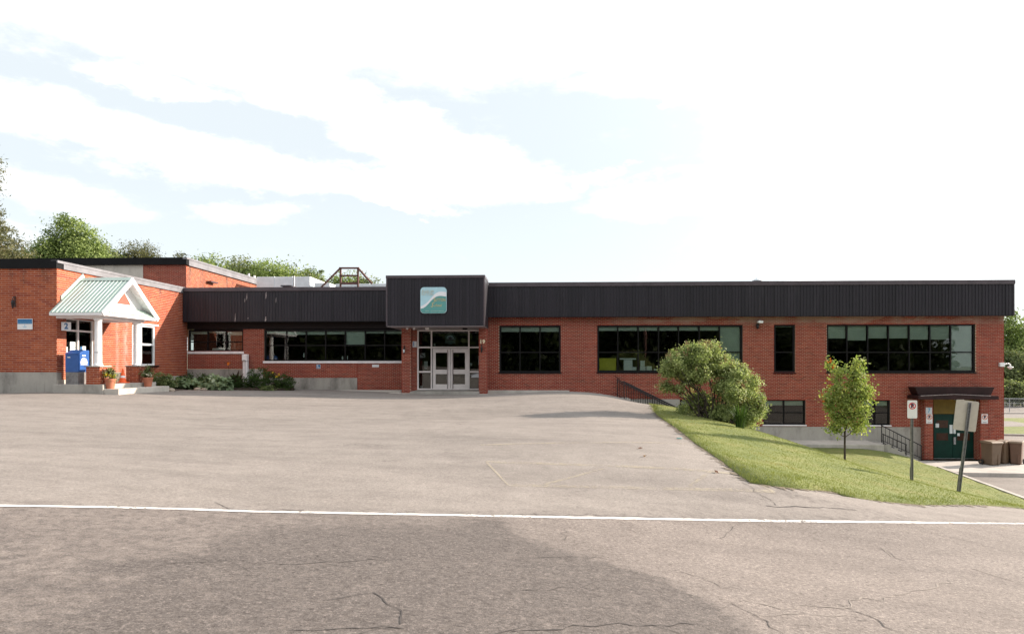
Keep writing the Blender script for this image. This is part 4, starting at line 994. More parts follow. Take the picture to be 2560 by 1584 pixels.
# ------------------------------------------------------------------ outside stairs, walk and railings
def stairs(name, x0, z0, k, run, rise, y0, y1, label=None):
    mb = MB()
    for i in range(k):
        mb.box(x0+i*run, x0+(i+1)*run, y0, y1, z0-k*rise-.4, z0-i*rise-.001)
    return mk(name, mb, 'concrete', kind='structure')
SX0 = X_(1556, 31.5); stairs('stairs', SX0, -.10, 13, .325, .162, 31.0, 32.35)
WKX = SX0+13*.325; SX1 = X_(2197, 31.2)
mk('walkway', MB().box(WKX, SX1, 30.7, YR-.014, -2.6, -2.2), 'concrete_pale', kind='structure', bevel=.02)
stairs('stairs', SX1, -2.2, 5, (X_(2280, 31.2)-SX1)/5, .17, 30.7, 32.0)
def railing(name, label, pts_top, pts_bot, spacing, y, group=None, two=False, post=.022, loop=False, extra_top=None):
    a, b_ = Vector((pts_top[0][0], y, pts_top[0][1])), Vector((pts_top[1][0], y, pts_top[1][1]))
    c, d_ = Vector((pts_bot[0][0], y, pts_bot[0][1])), Vector((pts_bot[1][0], y, pts_bot[1][1]))
    t = thing(name, label, 'railing', (c.x, c.y, c.z), group=group)
    mk('handrail', MB().cyl(a-Vector((.03, 0, 0)), b_+Vector((.03, 0, 0)), .024), 'black_iron', t)
    lo = .12
    mk('bottom_rail', MB().cyl(c+Vector((0, 0, lo)), d_+Vector((0, 0, lo)), .016), 'black_iron', t)
    if two: mk('top_rail', MB().cyl(a-Vector((0, 0, .10)), b_-Vector((0, 0, .10)), .016), 'black_iron', t)
    mk('post', MB().cyl(c-Vector((0, 0, .1)), a, post), 'black_iron', t); mk('post', MB().cyl(d_-Vector((0, 0, .1)), b_, post), 'black_iron', t)
    n = int((b_-a).length/spacing)
    for i in range(1, n):
        f = i/n; p0 = c.lerp(d_, f)+Vector((0, 0, lo)); p1 = a.lerp(b_, f)
        mk('baluster', MB().cyl(p0, p1, .011, n=6), 'black_iron', t)
    return t
zs_ = lambda px, py, y: Z_(px, py, y)
sl2 = .162/.325
railing('stair_railing', 'black iron railing of the upper stairs, nearer the lawn', [(SX0+.02, .74), (WKX, .74-2.1)], [(SX0+.02, -.18), (WKX, -2.28)], .125, 31.05, two=True)
railing('stair_railing', 'black iron railing of the upper stairs, tight against the brick wall', [(SX0-.15, .80), (WKX, .80-2.1)], [(SX0-.15, -.1), (WKX, -2.2)], .125, 32.28, two=True)
t = thing('iron_hook_rail', 'short bent black wall rail at the top of the upper stairs', 'handrail', (X_(1544, 32.3), 32.3, .2))
for px, y0, y1 in ((1542.5, 942, 966), (1549, 946, 978)):
    x = X_(px, 32.3); mk('bar', MB().tube([(x-.1, YR+.0, Z_(px, y0, 32.3)+.04), (x, 32.32, Z_(px, y0, 32.3)), (x+.03, 32.32, Z_(px, y1, 32.3))], .012), 'black_iron', t)
railing('stair_railing', 'black iron railing of the lower steps, ending at the brick pier by the green doors', [(X_(2204, 31.9), Z_(2204, 1062, 31.9)), (X_(2303, 31.9), Z_(2303, 1114, 31.9))], [(X_(2204, 31.9), -2.25), (X_(2303, 31.9), -3.1)], .2, 31.9)
railing('stair_railing', 'low black iron railing along the grass side of the lower steps', [(X_(2208, 30.8), Z_(2208, 1084, 30.8)), (X_(2265, 30.8), Z_(2265, 1111, 30.8))], [(X_(2208, 30.8), -2.25), (X_(2265, 30.8), -2.75)], .2, 30.8)

# ------------------------------------------------------------------ signs and small fittings on the building
def plate(name, label, cat, px0, px1, py0, py1, Y, mat='sign_white', group=None, t=.02):
    p0, p1 = P3(px0, py1, dY(px0, Y)), P3(px1, py0, dY(px1, Y))
    o = thing(name, label, cat, ((p0.x+p1.x)/2, Y-.004, (p0.z+p1.z)/2), group=group); w, h = p1.x-p0.x, p1.z-p0.z
    mk('board', MB().box(-w/2, w/2, -t, 0, -h/2, h/2), mat, o, local=True, bevel=.004)
    return o, w, h, -t
def digit(o, s, size, mat, y, dx=0, dz=0, sx=.8): return text('lettering', s, size, mat, o, (dx, y-.003, dz), sx=sx, off=.035*size)
o, w, h, y = plate('door_number_sign', 'pale plate with blue 1 beside the main glass doors', 'sign', 1027, 1042, 852.5, 867.5, YD); digit(o, '1', .30, 'num_blue', y)
o, w, h, y = plate('door_number_sign', 'pale plate with blue 7 on the brick pier by green doors', 'sign', 2314, 2329.5, 1018, 1033.5, 32.1, 'plate_grey'); digit(o, '7', .30, 'num_pale_blue', y)
a, zt = YP(153.5, 806); c, zb = YP(166, 825.5)
o = thing('door_number_sign', 'pale plate with blue 2 under the porch roof', 'sign', (XW+.03, (a+c)/2-.12, (zt+zb)/2), rz=R(90-24))
mk('board', MB().box(-.16, .16, -.012, .012, -.17, .17), 'sign_white', o, local=True, bevel=.004); digit(o, '2', .32, 'num_blue', -.012)
o.location = (XW+.17, (a+c)/2-.10, (zt+zb)/2); o.rotation_euler = (0, 0, R(38))
# entrance board
p0, p1 = P3(1052, 783.5, dY(1052, CY)), P3(1117, 718, dY(1117, CY)); w, h = p1.x-p0.x, p1.z-p0.z
o = thing('school_sign', 'rounded square school name board in pale blue and teal on the dark canopy', 'sign', ((p0.x+p1.x)/2, CY-.004, (p0.z+p1.z)/2))
def rrect(w, h, r, n=7):
    pts = []
    for cx_, cz_, a0 in ((w/2-r, h/2-r, 0), (-w/2+r, h/2-r, 90), (-w/2+r, -h/2+r, 180), (w/2-r, -h/2+r, 270)):
        pts += [(cx_+r*math.cos(R(a0+90*i/n)), cz_+r*math.sin(R(a0+90*i/n))) for i in range(n+1)]
    return pts
mk('board', MB().prism(rrect(w, h, .17), 'y', -.09, -.0), 'sky_board', o, local=True)
def wave(xn, lo):   # height of the wave edge, normalised 0..1 across the board
    up = [(0, .27), (.1, .31), (.2, .37), (.3, .46), (.4, .57), (.5, .69), (.6, .77), (.7, .815), (.8, .825), (.9, .82), (1, .81)]
    dn = [(0, .18), (.1, .20), (.2, .26), (.3, .36), (.4, .47), (.5, .565), (.6, .63), (.7, .662), (.8, .668), (.9, .655), (1, .635)]
    return float(np.interp(xn, *zip(*(dn if lo else up))))
def under(lo, inset):
    W2_, H2_ = w-2*inset, h-2*inset; top = [((t_-.5)*W2_, (wave(t_, lo)-.5)*h) for t_ in np.linspace(0, 1, 41)]
    rr = rrect(W2_, H2_, .165); botl = [q for q in rr if q[1] < -H2_/2+.17 and q[0] < 0]; botr = [q for q in rr if q[1] < -H2_/2+.17 and q[0] > 0]
    return top[::-1]+botl+botr
mk('wave_band', MB().prism(under(False, .006), 'y', -.096, -.0902), 'wave_white', o, local=True)
mk('lower_field', MB().prism(under(True, .012), 'y', -.102, -.0962), 'teal_board', o, local=True)
text('lettering', 'École de', .17, 'gold_faint', o, (-.23*w, -.0985, .35*h), shear=.3, sx=1.0)
text('lettering', 'SUTTON', .19, 'gold_faint', o, (-.23*w, -.0985, .235*h), sx=.75)
text('lettering', 'S', .28, 'gold', o, (.04*w, -.105, .01*h), sx=.65); text('lettering', 'UTTON', .20, 'gold', o, (.265*w, -.105, .005*h), sx=.72)
text('lettering', 'S', .30, 'gold', o, (-.06*w, -.105, -.185*h), shear=.4, sx=.9); text('lettering', 'chool', .18, 'gold', o, (.17*w, -.105, -.20*h), shear=.3, sx=.85)
mb = MB()
for i in range(34):
    if i in (7, 8, 9): continue
    xx = (-.32+.74*i/34)*w; mb.box(xx, xx+.013*w, -.1055, -.1025, -.42*h, -.405*h)
mk('small_print', mb, 'gold_faint', o, local=True, kind='stuff')
# house number, lanterns, letter box
o = thing('house_number', 'brass house number 19 on the right entrance pier', 'sign', (X_(1206, 31.49), 31.494, Z_(1206, 854, 31.49)))
text('lettering', '1', .25, 'brass', o, (-.08, 0, 0), off=.012); text('lettering', '9', .25, 'brass', o, (.065, 0, 0), off=.012)
def lantern(px, py, label, Y=31.49, s=1.0, glass=True):
    o = thing('wall_lantern', label, 'lamp', (X_(px, Y), Y, Z_(px, py, Y)))
    mk('bracket', MB().box(-.02, .02, -.02, 0, -.12*s, .26*s).tube([(0, -.01, .18*s), (0, -.08, .24*s), (0, -.12, .16*s)], .012), 'black_iron', o, local=True)
    mk('lamp_cap', MB().lathe([(.055*s, 0), (.012, .09*s), (.004, .15*s)], (0, -.12, .05*s), 8), 'black_iron', o, local=True)
    mk('lamp_shade', MB().lathe([(.03*s, -.15*s), (.052*s, -.02*s), (.05*s, .0)], (0, -.12, .05*s), 8), 'paper' if glass else 'black_iron', o, local=True)
    mk('lamp_base', MB().lathe([(.004, -.24*s), (.03*s, -.17*s), (.032*s, -.15*s)], (0, -.12, .05*s), 8), 'black_iron', o, local=True)
lantern(1011, 876, 'small black wall lantern with pale glass on left entrance pier')
lantern(1204.5, 873, 'small dark wall lantern under the house number', glass=False)
lantern(38, 759, 'tall thin black wall lantern on the left wing above the blue notice board', Y=YW-.004, s=1.15, glass=False)
o = thing('letter_box', 'sloping grey metal letter box fixed to right entrance pier', 'letter box', (X_(1191, 31.9), 31.9, Z_(1191, 936, 31.9)))
mk('body', MB().prism([(-.25, -.1), (.25, -.1), (.25, .28), (-.25, .02)], 'y', -.3, .2).box(-.02, .3, -.25, .15, -.1, .0) if False else MB().prism([(-.22, -.14), (.22, -.14), (.22, .10), (-.22, -.02)], 'y', -.28, .22), 'galv', o, local=True, bevel=.01)
mk('lid', MB().prism([(-.27, -.03), (.24, .11), (.24, .135), (-.27, -.005)], 'y', -.32, .24), 'grey_flash', o, local=True)
# wheelchair sign, small plate, wing notice board
o, w, h, y = plate('wheelchair_sign', 'small blue wheelchair sign on the brick below the long window', 'sign', 791, 801.5, 910.5, 921, YL, 'sign_white')
mk('field', MB().box(-w*.44, w*.44, y-.003, y-.0005, -h*.44, h*.44), 'sign_blue', o, local=True)
pz = y-.0055
mk('symbol', MB().prism([(-.035+.025*math.cos(2*math.pi*i/10), .07+.025*math.sin(2*math.pi*i/10)) for i in range(10)], 'y', pz, pz+.002), 'sign_white', o, local=True)
mk('symbol', MB().prism([(-.05, .04), (-.025, .04), (-.02, -.005), (.04, -.005), (.065, -.065), (.08, -.06), (.085, -.075), (.055, -.085), (.028, -.028), (-.04, -.028)], 'y', pz, pz+.002), 'sign_white', o, local=True)
arc = [(-.005+.062*math.cos(R(t_)), -.035+.062*math.sin(R(t_))) for t_ in range(135, 340, 14)]+[(-.005+.046*math.cos(R(t_)), -.035+.046*math.sin(R(t_))) for t_ in range(335, 134, -14)]
mk('symbol', MB().prism(arc, 'y', pz, pz+.002), 'sign_white', o, local=True)
o, w, h, y = plate('wall_plate', 'small blank white plate on the brick left of the entrance', 'sign', 930.5, 947.5, 911, 917.5, YL)
o, w, h, y = plate('notice_board', 'blue and white notice board on the left wing wall', 'sign', 44.5, 82, 796.5, 823.5, YW-.02, 'sign_white')
mk('field', MB().box(-w*.48, w*.48, y-.004, y-.0005, h*.02, h*.46), 'sign_blue', o, local=True)
mb = MB()
for i in range(16): xx = -w*.44+i*w*.055; mb.box(xx, xx+w*.04, y-.007, y-.0045, h*(.10+.015*(i % 3)), h*(.15+.02*(i % 2)))
mk('small_print', mb, 'num_pale_blue', o, local=True, kind='stuff')
mk('emblem', MB().prism([(-.03, -.12*h), (.0, -.06*h), (.03, -.12*h), (0, -.16*h)], 'y', y-.004, y-.0005).box(-.09, .09, y-.004, y-.0005, -.24*h, -.21*h).box(-.06, .06, y-.004, y-.0005, -.30*h, -.275*h), 'num_pale_blue', o, local=True)
# no parking plates
def no_park(o, r, y, dz, ink='sign_ink', ring='sign_red'):
    disc_ring('prohibition_ring', r*.78, r, y-.004, y-.0005, (0, dz), ring, o)
    text('lettering', 'P', r*1.5, ink, o, (.0, y-.0035, dz), sx=.9, off=.012)
    d = r*.62; mk('prohibition_bar', MB().prism([(-d-.012, dz+d), (-d+.012, dz+d+.012), (d+.012, dz-d), (d-.012, dz-d-.012)], 'y', y-.0075, y-.005), ring, o, local=True)
for (a, b_, label) in ((2315, 2330.5, 'no parking plate under the number plate on the pier left of green doors'), (2453, 2469, 'no parking plate on the pier right of green doors')):
    o, w, h, y = plate('parking_plate', label, 'sign', a, b_, 1034.3, 1058, 32.1, group=None); no_park(o, .13, y, .08, ring='sign_orange')
    mk('small_print', MB().box(-.09, .09, y-.004, y-.0005, -.185, -.165), 'sign_ink', o, local=True)
# camera and floodlight
o = thing('security_camera', 'white dome camera on a bent arm at the far right corner', 'camera', (X_(2510, YR-.1), YR-.02, Z_(2510, 911, YR)))
mk('box', MB().box(-.2, .02, -.12, .0, -.1, .1), 'white_paint', o, local=True, bevel=.01)
mk('arm', MB().tube([(.02, -.06, .0), (.14, -.06, .05), (.24, -.06, .05), (.30, -.06, .0), (.31, -.06, -.10)], .032, 10), 'white_paint', o, local=True, smooth=True)
mk('dome', MB().lathe([(.03, -.22), (.07, -.20), (.095, -.15), (.13, -.145), (.13, -.11), (.05, -.08)], (.31, -.06, 0), 14), 'white_paint', o, local=True, smooth=True)
o = thing('floodlight', 'white floodlight with black motion sensor under the right fascia', 'lamp', (X_(1893, YR), YR-.01, Z_(1893, 806, YR)))
mk('bracket', MB().cyl((0, 0, -.12), (0, -.10, -.12), .07, n=10).cyl((0, -.1, -.12), (.03, -.14, .04), .025), 'black_iron', o, local=True)
mk('sensor', MB().lathe([(.02, -.30), (.06, -.26), (.07, -.18), (.05, -.12)], (-.02, -.1, 0), 10), 'black_iron', o, local=True)
mk('lamp_head', MB().prism([(-.08, .0), (.02, .10), (.20, .06), (.20, -.04), (.04, -.05)], 'y', -.30, -.06), 'white_paint', o, local=True, bevel=.015)
mk('cable', MB().tube([(.05, -.02, -.10), (.07, -.03, -.25), (.0, -.03, -.33), (-.06, -.02, -.22)], .010), 'black_iron', o, local=True)
# meter box with conduit by the flower bed
o = thing('meter_box', 'white meter box on twin white conduits in front of the brick', 'meter', (X_(615, 33.7), 33.7, .3))
zt = Z_(615, 885, 33.7); zm = Z_(615, 902, 33.7)
mk('box', MB().box(-.18, .10, -.12, .15, zm-.3, zt-.3), 'white_sill', o, local=True, bevel=.03)
mk('conduit', MB().box(-.15, -.03, -.06, .10, -.1, zm-.302), 'white_sill', o, local=True); mk('conduit', MB().box(.0, .10, -.08, .10, -.1, zm-.302), 'white_paint', o, local=True)
mk('seal', MB().lathe([(.06, -.02), (.06, .02)], (-.04, -.125, zm-.26), 10), 'galv', o, local=True)

# ------------------------------------------------------------------ things on the roofs
YK = 42.0
def duct(label, p0, p1, ytop, Y, depth, zb=5.2, end=None):
    x0, x1 = X_(p0, Y), X_(p1, Y); zt = Z_((p0+p1)/2, ytop, Y)
    o = thing('roof_duct', label, 'duct', ((x0+x1)/2, Y, 5.45))
    mk('casing', MB().box(x0, x1, Y, Y+depth, zb, zt), 'duct', o, bevel=.02)
    n = max(2, int((x1-x0)/1.1))
    for i in range(1, n): xx = x0+(x1-x0)*i/n; mk('seam', MB().box(xx-.02, xx+.02, Y-.03, Y+depth+.02, zb, zt+.02), 'duct', o)
duct('largest white roof duct box behind the long dark fascia', 641, 775, 691.5, 42, 3.0)
duct('short low white roof duct beside the timber frame', 786, 825, 707, 42, 1.5)
duct('long low white roof duct touching the entrance canopy', 838, 966, 709, 41, 1.6)
mk('roof', MB().box(XW+.05, XCL, YLF+.35, 60, 5.2, 5.44).box(XCL+.01, XRF-.2, YLF+1.2, YR+14, 5.2, 5.44), 'roof_top', B)
YT = 38.0; q = lambda px, py, dy=0: Vector((X_(px, YT), YT+dy, Z_(px, py, YT)))
o = thing('roof_frame', 'brown timber frame with sloping braces standing on the roof', 'frame', (X_(873, YT), YT, 5.45))
def beam(a, b_, w=.07): return mk('beam', MB().cyl(a, b_, w, n=4), 'timber', o)
for dy in (0,): 
    beam(q(851.5, 718), q(851.5, 670)); beam(q(895, 718), q(895, 670)); beam(q(848, 670), q(898, 670)); beam(q(852, 689), q(895, 689)); beam(q(850, 671), q(803, 718)); beam(q(896, 671), q(930, 709)); beam(q(851, 708), q(896, 708), .09)
o = thing('roof_pipe', 'thin grey vent pipe rising beside the largest white duct', 'pipe', (X_(735, 40), 40, 5.45)); mk('pipe', MB().cyl((X_(735, 40), 40, 5.3), (X_(735, 40), 40, Z_(735, 690, 40)), .05), 'galv', o)
for px in (622, 636): 
    o = thing('roof_pipe', 'short pale vent pipe at the edge of the hall roof, '+('nearer the trees' if px == 622 else 'nearer the white duct'), 'pipe', (X_(px, 47), 47, 7.4)); mk('pipe', MB().cyl((X_(px, 47), 47, 7.0), (X_(px, 47), 47, Z_(px, 684 if px == 622 else 689, 47)), .08), 'white_sill', o)
o = thing('roof_hatch', 'small brick coloured roof box with flat lid behind dark fascia', 'roof box', (X_(716, 37), 37, 5.45))
mk('box', MB().box(X_(707, 37), X_(726, 37), 37, 37.6, 5.3, Z_(716, 716, 37)), 'timber', o); mk('lid', MB().box(X_(703, 37), X_(729, 37), 36.9, 37.7, Z_(716, 716, 37), Z_(716, 713, 37)), 'cap_metal', o)
o = thing('roof_vent', 'round white ventilator cap above the right fascia', 'vent', (X_(1893, 35), 35, 5.45)); zv = Z_(1893, 703, 35)
mk('stack', MB().lathe([(.18, 5.3), (.18, zv)], (X_(1893, 35), 35, 0), 14), 'duct', o); mk('hood', MB().lathe([(.24, 0), (.26, .04), (.12, .13), (.05, .16), (.04, .2)], (X_(1893, 35), 35, zv), 16), 'duct', o)

# ------------------------------------------------------------------ street signs
def post_sign(name, label, cat, base, top, w, h, tilt, mat, face_back=False):
    o = thing(name, label, cat, base, rot=(0, tilt, YAW+R(-8) if not face_back else YAW-R(6)))
    L_ = top
    mk('post', MB().prism([(-.035, -.012), (-.02, -.012), (-.02, .012), (.02, .012), (.02, -.012), (.035, -.012), (.035, .02), (-.035, .02)], 'z', -.4, L_), 'post', o, local=True)
    mk('stake', MB().prism([(-.045, .021), (.045, .021), (.045, .035), (-.045, .035)], 'z', -.4, .75), 'post', o, local=True)
    return o
ribbon('soil_edge', EDGE_EXT, .16, 'edge_soil', .012, kind='structure', jitter=.8, step=.08)
bz = P3(2280, 1233, 18.3); s = 18.3/F; H1 = (1233-1000)*s
o = post_sign('no_parking_sign', 'tall narrow white no parking sign on a straight grey post', 'road sign', bz, H1-.05, 0, 0, 0, None)
wS, hS = 23*s, 45*s
mk('sign_panel', MB().prism([(x_, z_+H1-hS/2) for x_, z_ in rrect(wS, hS, .03, 3)], 'y', -.018, -.0125), 'sign_white', o, local=True)
mk('bolt', MB().cyl((0, -.022, H1-.06), (0, -.018, H1-.06), .008), 'galv', o, local=True); mk('bolt', MB().cyl((0, -.022, H1-hS+.05), (0, -.018, H1-hS+.05), .008), 'galv', o, local=True)
no_park(o, .095, -.018, H1-hS*.31)
bz = P3(2396, 1242, 16.5); s = 16.5/F
tilt = math.atan((2423-2396)/(1242-1006))
H2 = math.hypot(2424-2396, 1242-1006)*s
o = post_sign('blank_sign_back', 'leaning road sign seen from its blank grey back', 'road sign', bz, H2+.0, 0, 0, tilt, None, True)
wS, hS = 54*s, 76*s
mk('sign_panel', MB().prism([(x_-.035, z_+H2-hS/2+.05) for x_, z_ in rrect(wS, hS, .045, 4)], 'y', .037, .041), 'sign_back', o, local=True)
for i in range(11): mk('bolt_hole', MB().cyl((0, -.0135, H2-.08-i*.07), (0, -.0115, H2-.08-i*.07), .007, n=6), 'rubber', o, local=True)

# ------------------------------------------------------------------ wheeled bins
def wheelie(label, px0, px1, py0, py1, Y, body, lid, yaw, lidc=None):
    xm = X_((px0+px1)/2, Y); wz = (P3(px1, py1, dY(px1, Y)).x-P3(px0, py1, dY(px0, Y)).x); zb = -3.05; hh = Z_((px0+px1)/2, py0, Y)-zb
    o = thing('wheeled_bin', label, 'bin', (xm, Y, zb), rz=yaw)
    w = wz/2*.70; d = .29
    def fr(a, b_, z0, z1):
        vs = [(-a, -d*a/w, z0), (a, -d*a/w, z0), (a, d, z0), (-a, d, z0), (-b_, -d*b_/w, z1), (b_, -d*b_/w, z1), (b_, d, z1), (-b_, d, z1)]
        return vs, [(0, 3, 2, 1), (4, 5, 6, 7), (0, 1, 5, 4), (1, 2, 6, 5), (2, 3, 7, 6), (3, 0, 4, 7)]
    mb = MB(); mb.add(*fr(w*.80, w*.97, .02, hh*.87)); mk('body', mb, body, o, local=True, bevel=.03)
    mk('rim', MB().box(-w*1.02, w*1.02, -d*1.04, d*1.04, hh*.85, hh*.89), body, o, local=True, bevel=.012)
    mk('recess', MB().box(w*.22, w*.62, -d*.93, -d*.80, .05, hh*.48), body, o, local=True, bevel=.02)
    l_ = MB().prism([(-d*1.12, hh*.89), (d*1.08, hh*.89), (d*1.08, hh*.95), (d*.5, hh*1.0), (-d*.9, hh*.97), (-d*1.14, hh*.93)], 'x', -w*1.1, w*1.1); mk('lid', l_, lid, o, local=True, bevel=.02)
    mk('handle', MB().cyl((-w*.8, d*1.14, hh*.86), (w*.8, d*1.14, hh*.86), .018), 'rubber', o, local=True)
    for sx in (-1, 1):
        wh = mk('wheel', MB().cyl((sx*w*.93, d*.85, .12), (sx*(w*.93+.06), d*.85, .12), .12, n=16), 'rubber', o, local=True)
        mk('hub', MB().cyl((sx*(w*.93+.06), d*.85, .12), (sx*(w*.93+.07), d*.85, .12), .05, n=10), 'brown_plastic', wh, local=True)
    mk('logo', MB().prism([(-w*.74, hh*.66), (-w*.40, hh*.66), (-w*.42, hh*.70), (-w*.52, hh*.70), (-w*.60, hh*.745), (-w*.70, hh*.70)], 'y', -d*.92, -d*.90), 'sign_white', o, local=True)
    return o
wheelie('nearest brown wheeled bin against the pier by green doors', 2455, 2502, 1100, 1157, 30.35, 'brown_plastic', 'brown_lid', R(14))
wheelie('middle brown wheeled bin just behind the nearest one', 2494, 2524, 1099, 1154, 30.75, 'brown_plastic', 'brown_lid', R(-60))
wheelie('farthest right wheeled bin with a red brown side', 2522, 2560, 1100, 1153, 30.6, 'red_plastic', 'brown_lid', R(-42))

# ------------------------------------------------------------------ porch things
o = thing('drop_box', 'blue metal drop box with white logo on grey base by porch door', 'drop box', (-18.5, 24.5, SLZ))
def gx(px, d): return P3(px, 900, d).x
bx0, bx1 = P3(163, 900, 25.0).x, P3(195.6, 900, 25.0).x; by = 24.42
bw_ = .55; bd_ = .62; by = 24.42; bx0, bx1 = X_(163, by), X_(195.6, by); bw_ = bx1-bx0; cxb = (bx0+bx1)/2; zt1 = CZ+23*25/F; zt2 = CZ+33*25.4/F; zbb = CZ-22*25/F
mk('base', MB().box(cxb-bw_/2+.01, cxb+bw_/2-.01, by+.01, by+bd_-.01, SLZ, zbb-.002), 'grey_ply', o)
mk('body', MB().prism([(by, zbb), (by+bd_, zbb), (by+bd_, zt2), (by+bd_*.55, zt2), (by, zt1)], 'x', cxb-bw_/2, cxb+bw_/2), 'blue_bin', o, bevel=.012)
mk('lid_edge', MB().prism([(by-.015, zt1+.004), (by+bd_*.55, zt2+.004), (by+bd_*.55, zt2+.018), (by-.015, zt1+.018)], 'x', cxb-bw_/2-.012, cxb+bw_/2+.012), 'blue_bin', o)
mk('handle', MB().box(cxb-.16, cxb-.06, by-.02, by+.005, zt1-.14, zt1-.10), 'sign_white', o)
lx = cxb+bw_/2; zc_ = (zbb+zt1)/2+.03
mb = MB()
mb.box(lx-.002, lx+.004, by+.12, by+.52, zc_-.10, zc_-.085); mb.prism([(by+.14, zc_+.08), (by+.5, zc_+.08), (by+.42, zc_+.15), (by+.3, zc_+.20), (by+.2, zc_+.15)], 'x', lx-.002, lx+.004); mb.box(lx-.002, lx+.004, by+.22, by+.40, zc_+.25, zc_+.30)
mk('logo', mb, 'sign_white', o)
for i, ch in enumerate('BOX'): pass
for i in range(4): mk('logo', MB().box(lx-.002, lx+.004, by+.13+i*.10, by+.20+i*.10, zc_-.06, zc_+.06), 'sign_white', o)
o = thing('traffic_cone', 'orange traffic cone standing behind the left flower pot', 'cone', (P3(310, 957, 26.9).x-.05, P3(310, 957, 26.9).y, SLZ))
mk('base', MB().box(-.19, .19, -.19, .19, 0, .035), 'orange', o, local=True, bevel=.01); mk('body', MB().lathe([(.14, .035), (.10, .22)], n=18), 'orange', o, local=True, smooth=False); mk('tip', MB().lathe([(.078, .31), (.028, .60), (.02, .61)], n=18), 'orange', o, local=True); mk('stripe', MB().lathe([(.0995, .2205), (.0785, .3095)], n=18), 'sign_white', o, local=True)
pB = P3(292, 956, 26.9); o = thing('bucket', 'cream plastic bucket between the porch piers', 'bucket', (pB.x, pB.y, SLZ)); mk('pail', MB().lathe([(.15, 0), (.19, .42), (.20, .44), (.175, .44), (.14, .05)], n=18), 'cream', o, local=True)
mk('rim_handle', MB().tube([(-.2, 0, .41), (-.15, -.16, .33), (0, -.22, .30), (.15, -.16, .33), (.2, 0, .41)], .008), 'galv', o, local=True)

# ------------------------------------------------------------------ foliage
def leaf_arrays(C, NRM, size, aspect=.55, fold=.25):
    n = len(C); a = rng.normal(size=(n, 3)); t = np.cross(NRM, a); t /= np.linalg.norm(t, axis=1, keepdims=True)+1e-9; b = np.cross(NRM, t)
    s = (np.asarray(size)*rng.uniform(.65, 1.3, n))[:, None]
    V = np.stack([C-t*s*.5, C+b*s*aspect*.5+NRM*s*fold*.2, C+t*s*.5, C-b*s*aspect*.5+NRM*s*fold*.2], 1).reshape(-1, 3)
    F_ = np.arange(4*n).reshape(n, 4); return V, F_
def foliage(name, C, NRM, size, tint, mat, parent=None, aspect=.55, kind=None, local=True):
    NRM = NRM/(np.linalg.norm(NRM, axis=1, keepdims=True)+1e-9)
    V, F_ = leaf_arrays(C, NRM, size, aspect); me = fast_mesh(name, V, F_, 4); me.materials.append(M[mat])
    a = me.attributes.new('tint', 'FLOAT', 'FACE'); a.data.foreach_set('value', np.clip(tint, 0, 1).astype(np.float32))
    o = bpy.data.objects.new(name, me); link(o, parent)
    if kind: o['kind'] = kind
    return o
def blobs(ells, nclump, per, sig, shell=.55, up=.35, flat=1.0):
    """clumps of leaves spread through ellipsoids; tint varies from clump to clump"""
    ells = [(np.array(c, float), np.array(r, float)) for c, r in ells]; w = np.array([np.prod(r)**(2/3) for _, r in ells]); w /= w.sum()
    C = []; Nn = []; T = []
    for k in range(nclump):
        c, r = ells[rng.choice(len(ells), p=w)]; d = rng.normal(size=3); d /= np.linalg.norm(d)
        rad = 1-(1-shell)*rng.random()**1.5
        if rng.random() < .12: rad *= rng.uniform(1.0, 1.16)
        cc = c+d*r*rad; m = max(3, int(per*rng.uniform(.5, 1.5))); sg = sig*rng.uniform(.6, 1.35)
        pts = cc+rng.normal(size=(m, 3))*sg*np.array([1, 1, flat]); C.append(pts)
        nn = d*.7+np.array([0, 0, up])+rng.normal(size=(m, 3))*.65; Nn.append(nn); T.append(np.clip(rng.normal(.42, .2)+rng.normal(size=m)*.14, 0, .93))
    return np.concatenate(C), np.concatenate(Nn), np.concatenate(T)
def limbs(base, tips, r0, k=4, wob=.12):
    mb = MB(); base = np.array(base, float)
    for tp, rr in tips:
        tp = np.array(tp, float); pts = []; 
        for i in range(k+1):
            f = i/k; p = base*(1-f)+tp*f; p = p+rng.normal(size=3)*wob*f*(1-f)*2; p[2] += .25*f*(1-f)*np.linalg.norm(tp-base)*.3; pts.append(Vector(p))
        mb.tube(pts, [rr*(1-.75*i/k) for i in range(k+1)], 6)
    return mb
def tree(name, label, base, h, crown, nclump, per, sig, size, mat, group=None, trunk_r=.2, cat='tree', tips=None, up=.35, flat=.8, trunk_to=.8, shell=.55, aspect=.6):
    o = thing(name, label, cat, base, group=group)
    C, Nn, T = blobs(crown, nclump, per, sig, shell, up, flat); foliage('crown', C, Nn, size, T, mat, o, aspect)
    mb = MB().tube([(0, 0, -.6), (.02*h*.1, 0, h*.25), (-.02*h*.1, .03, h*.5), (0, 0, h*trunk_to)], [trunk_r*1.2, trunk_r, trunk_r*.7, trunk_r*.2], 9)
    for c, r in crown[:9]:
        lm = limbs((0, 0, h*.28), [(np.array(c), trunk_r*.35)], 1); mb.add(lm.v, lm.f)
    mk('trunk', mb, 'bark', o, local=True); return o
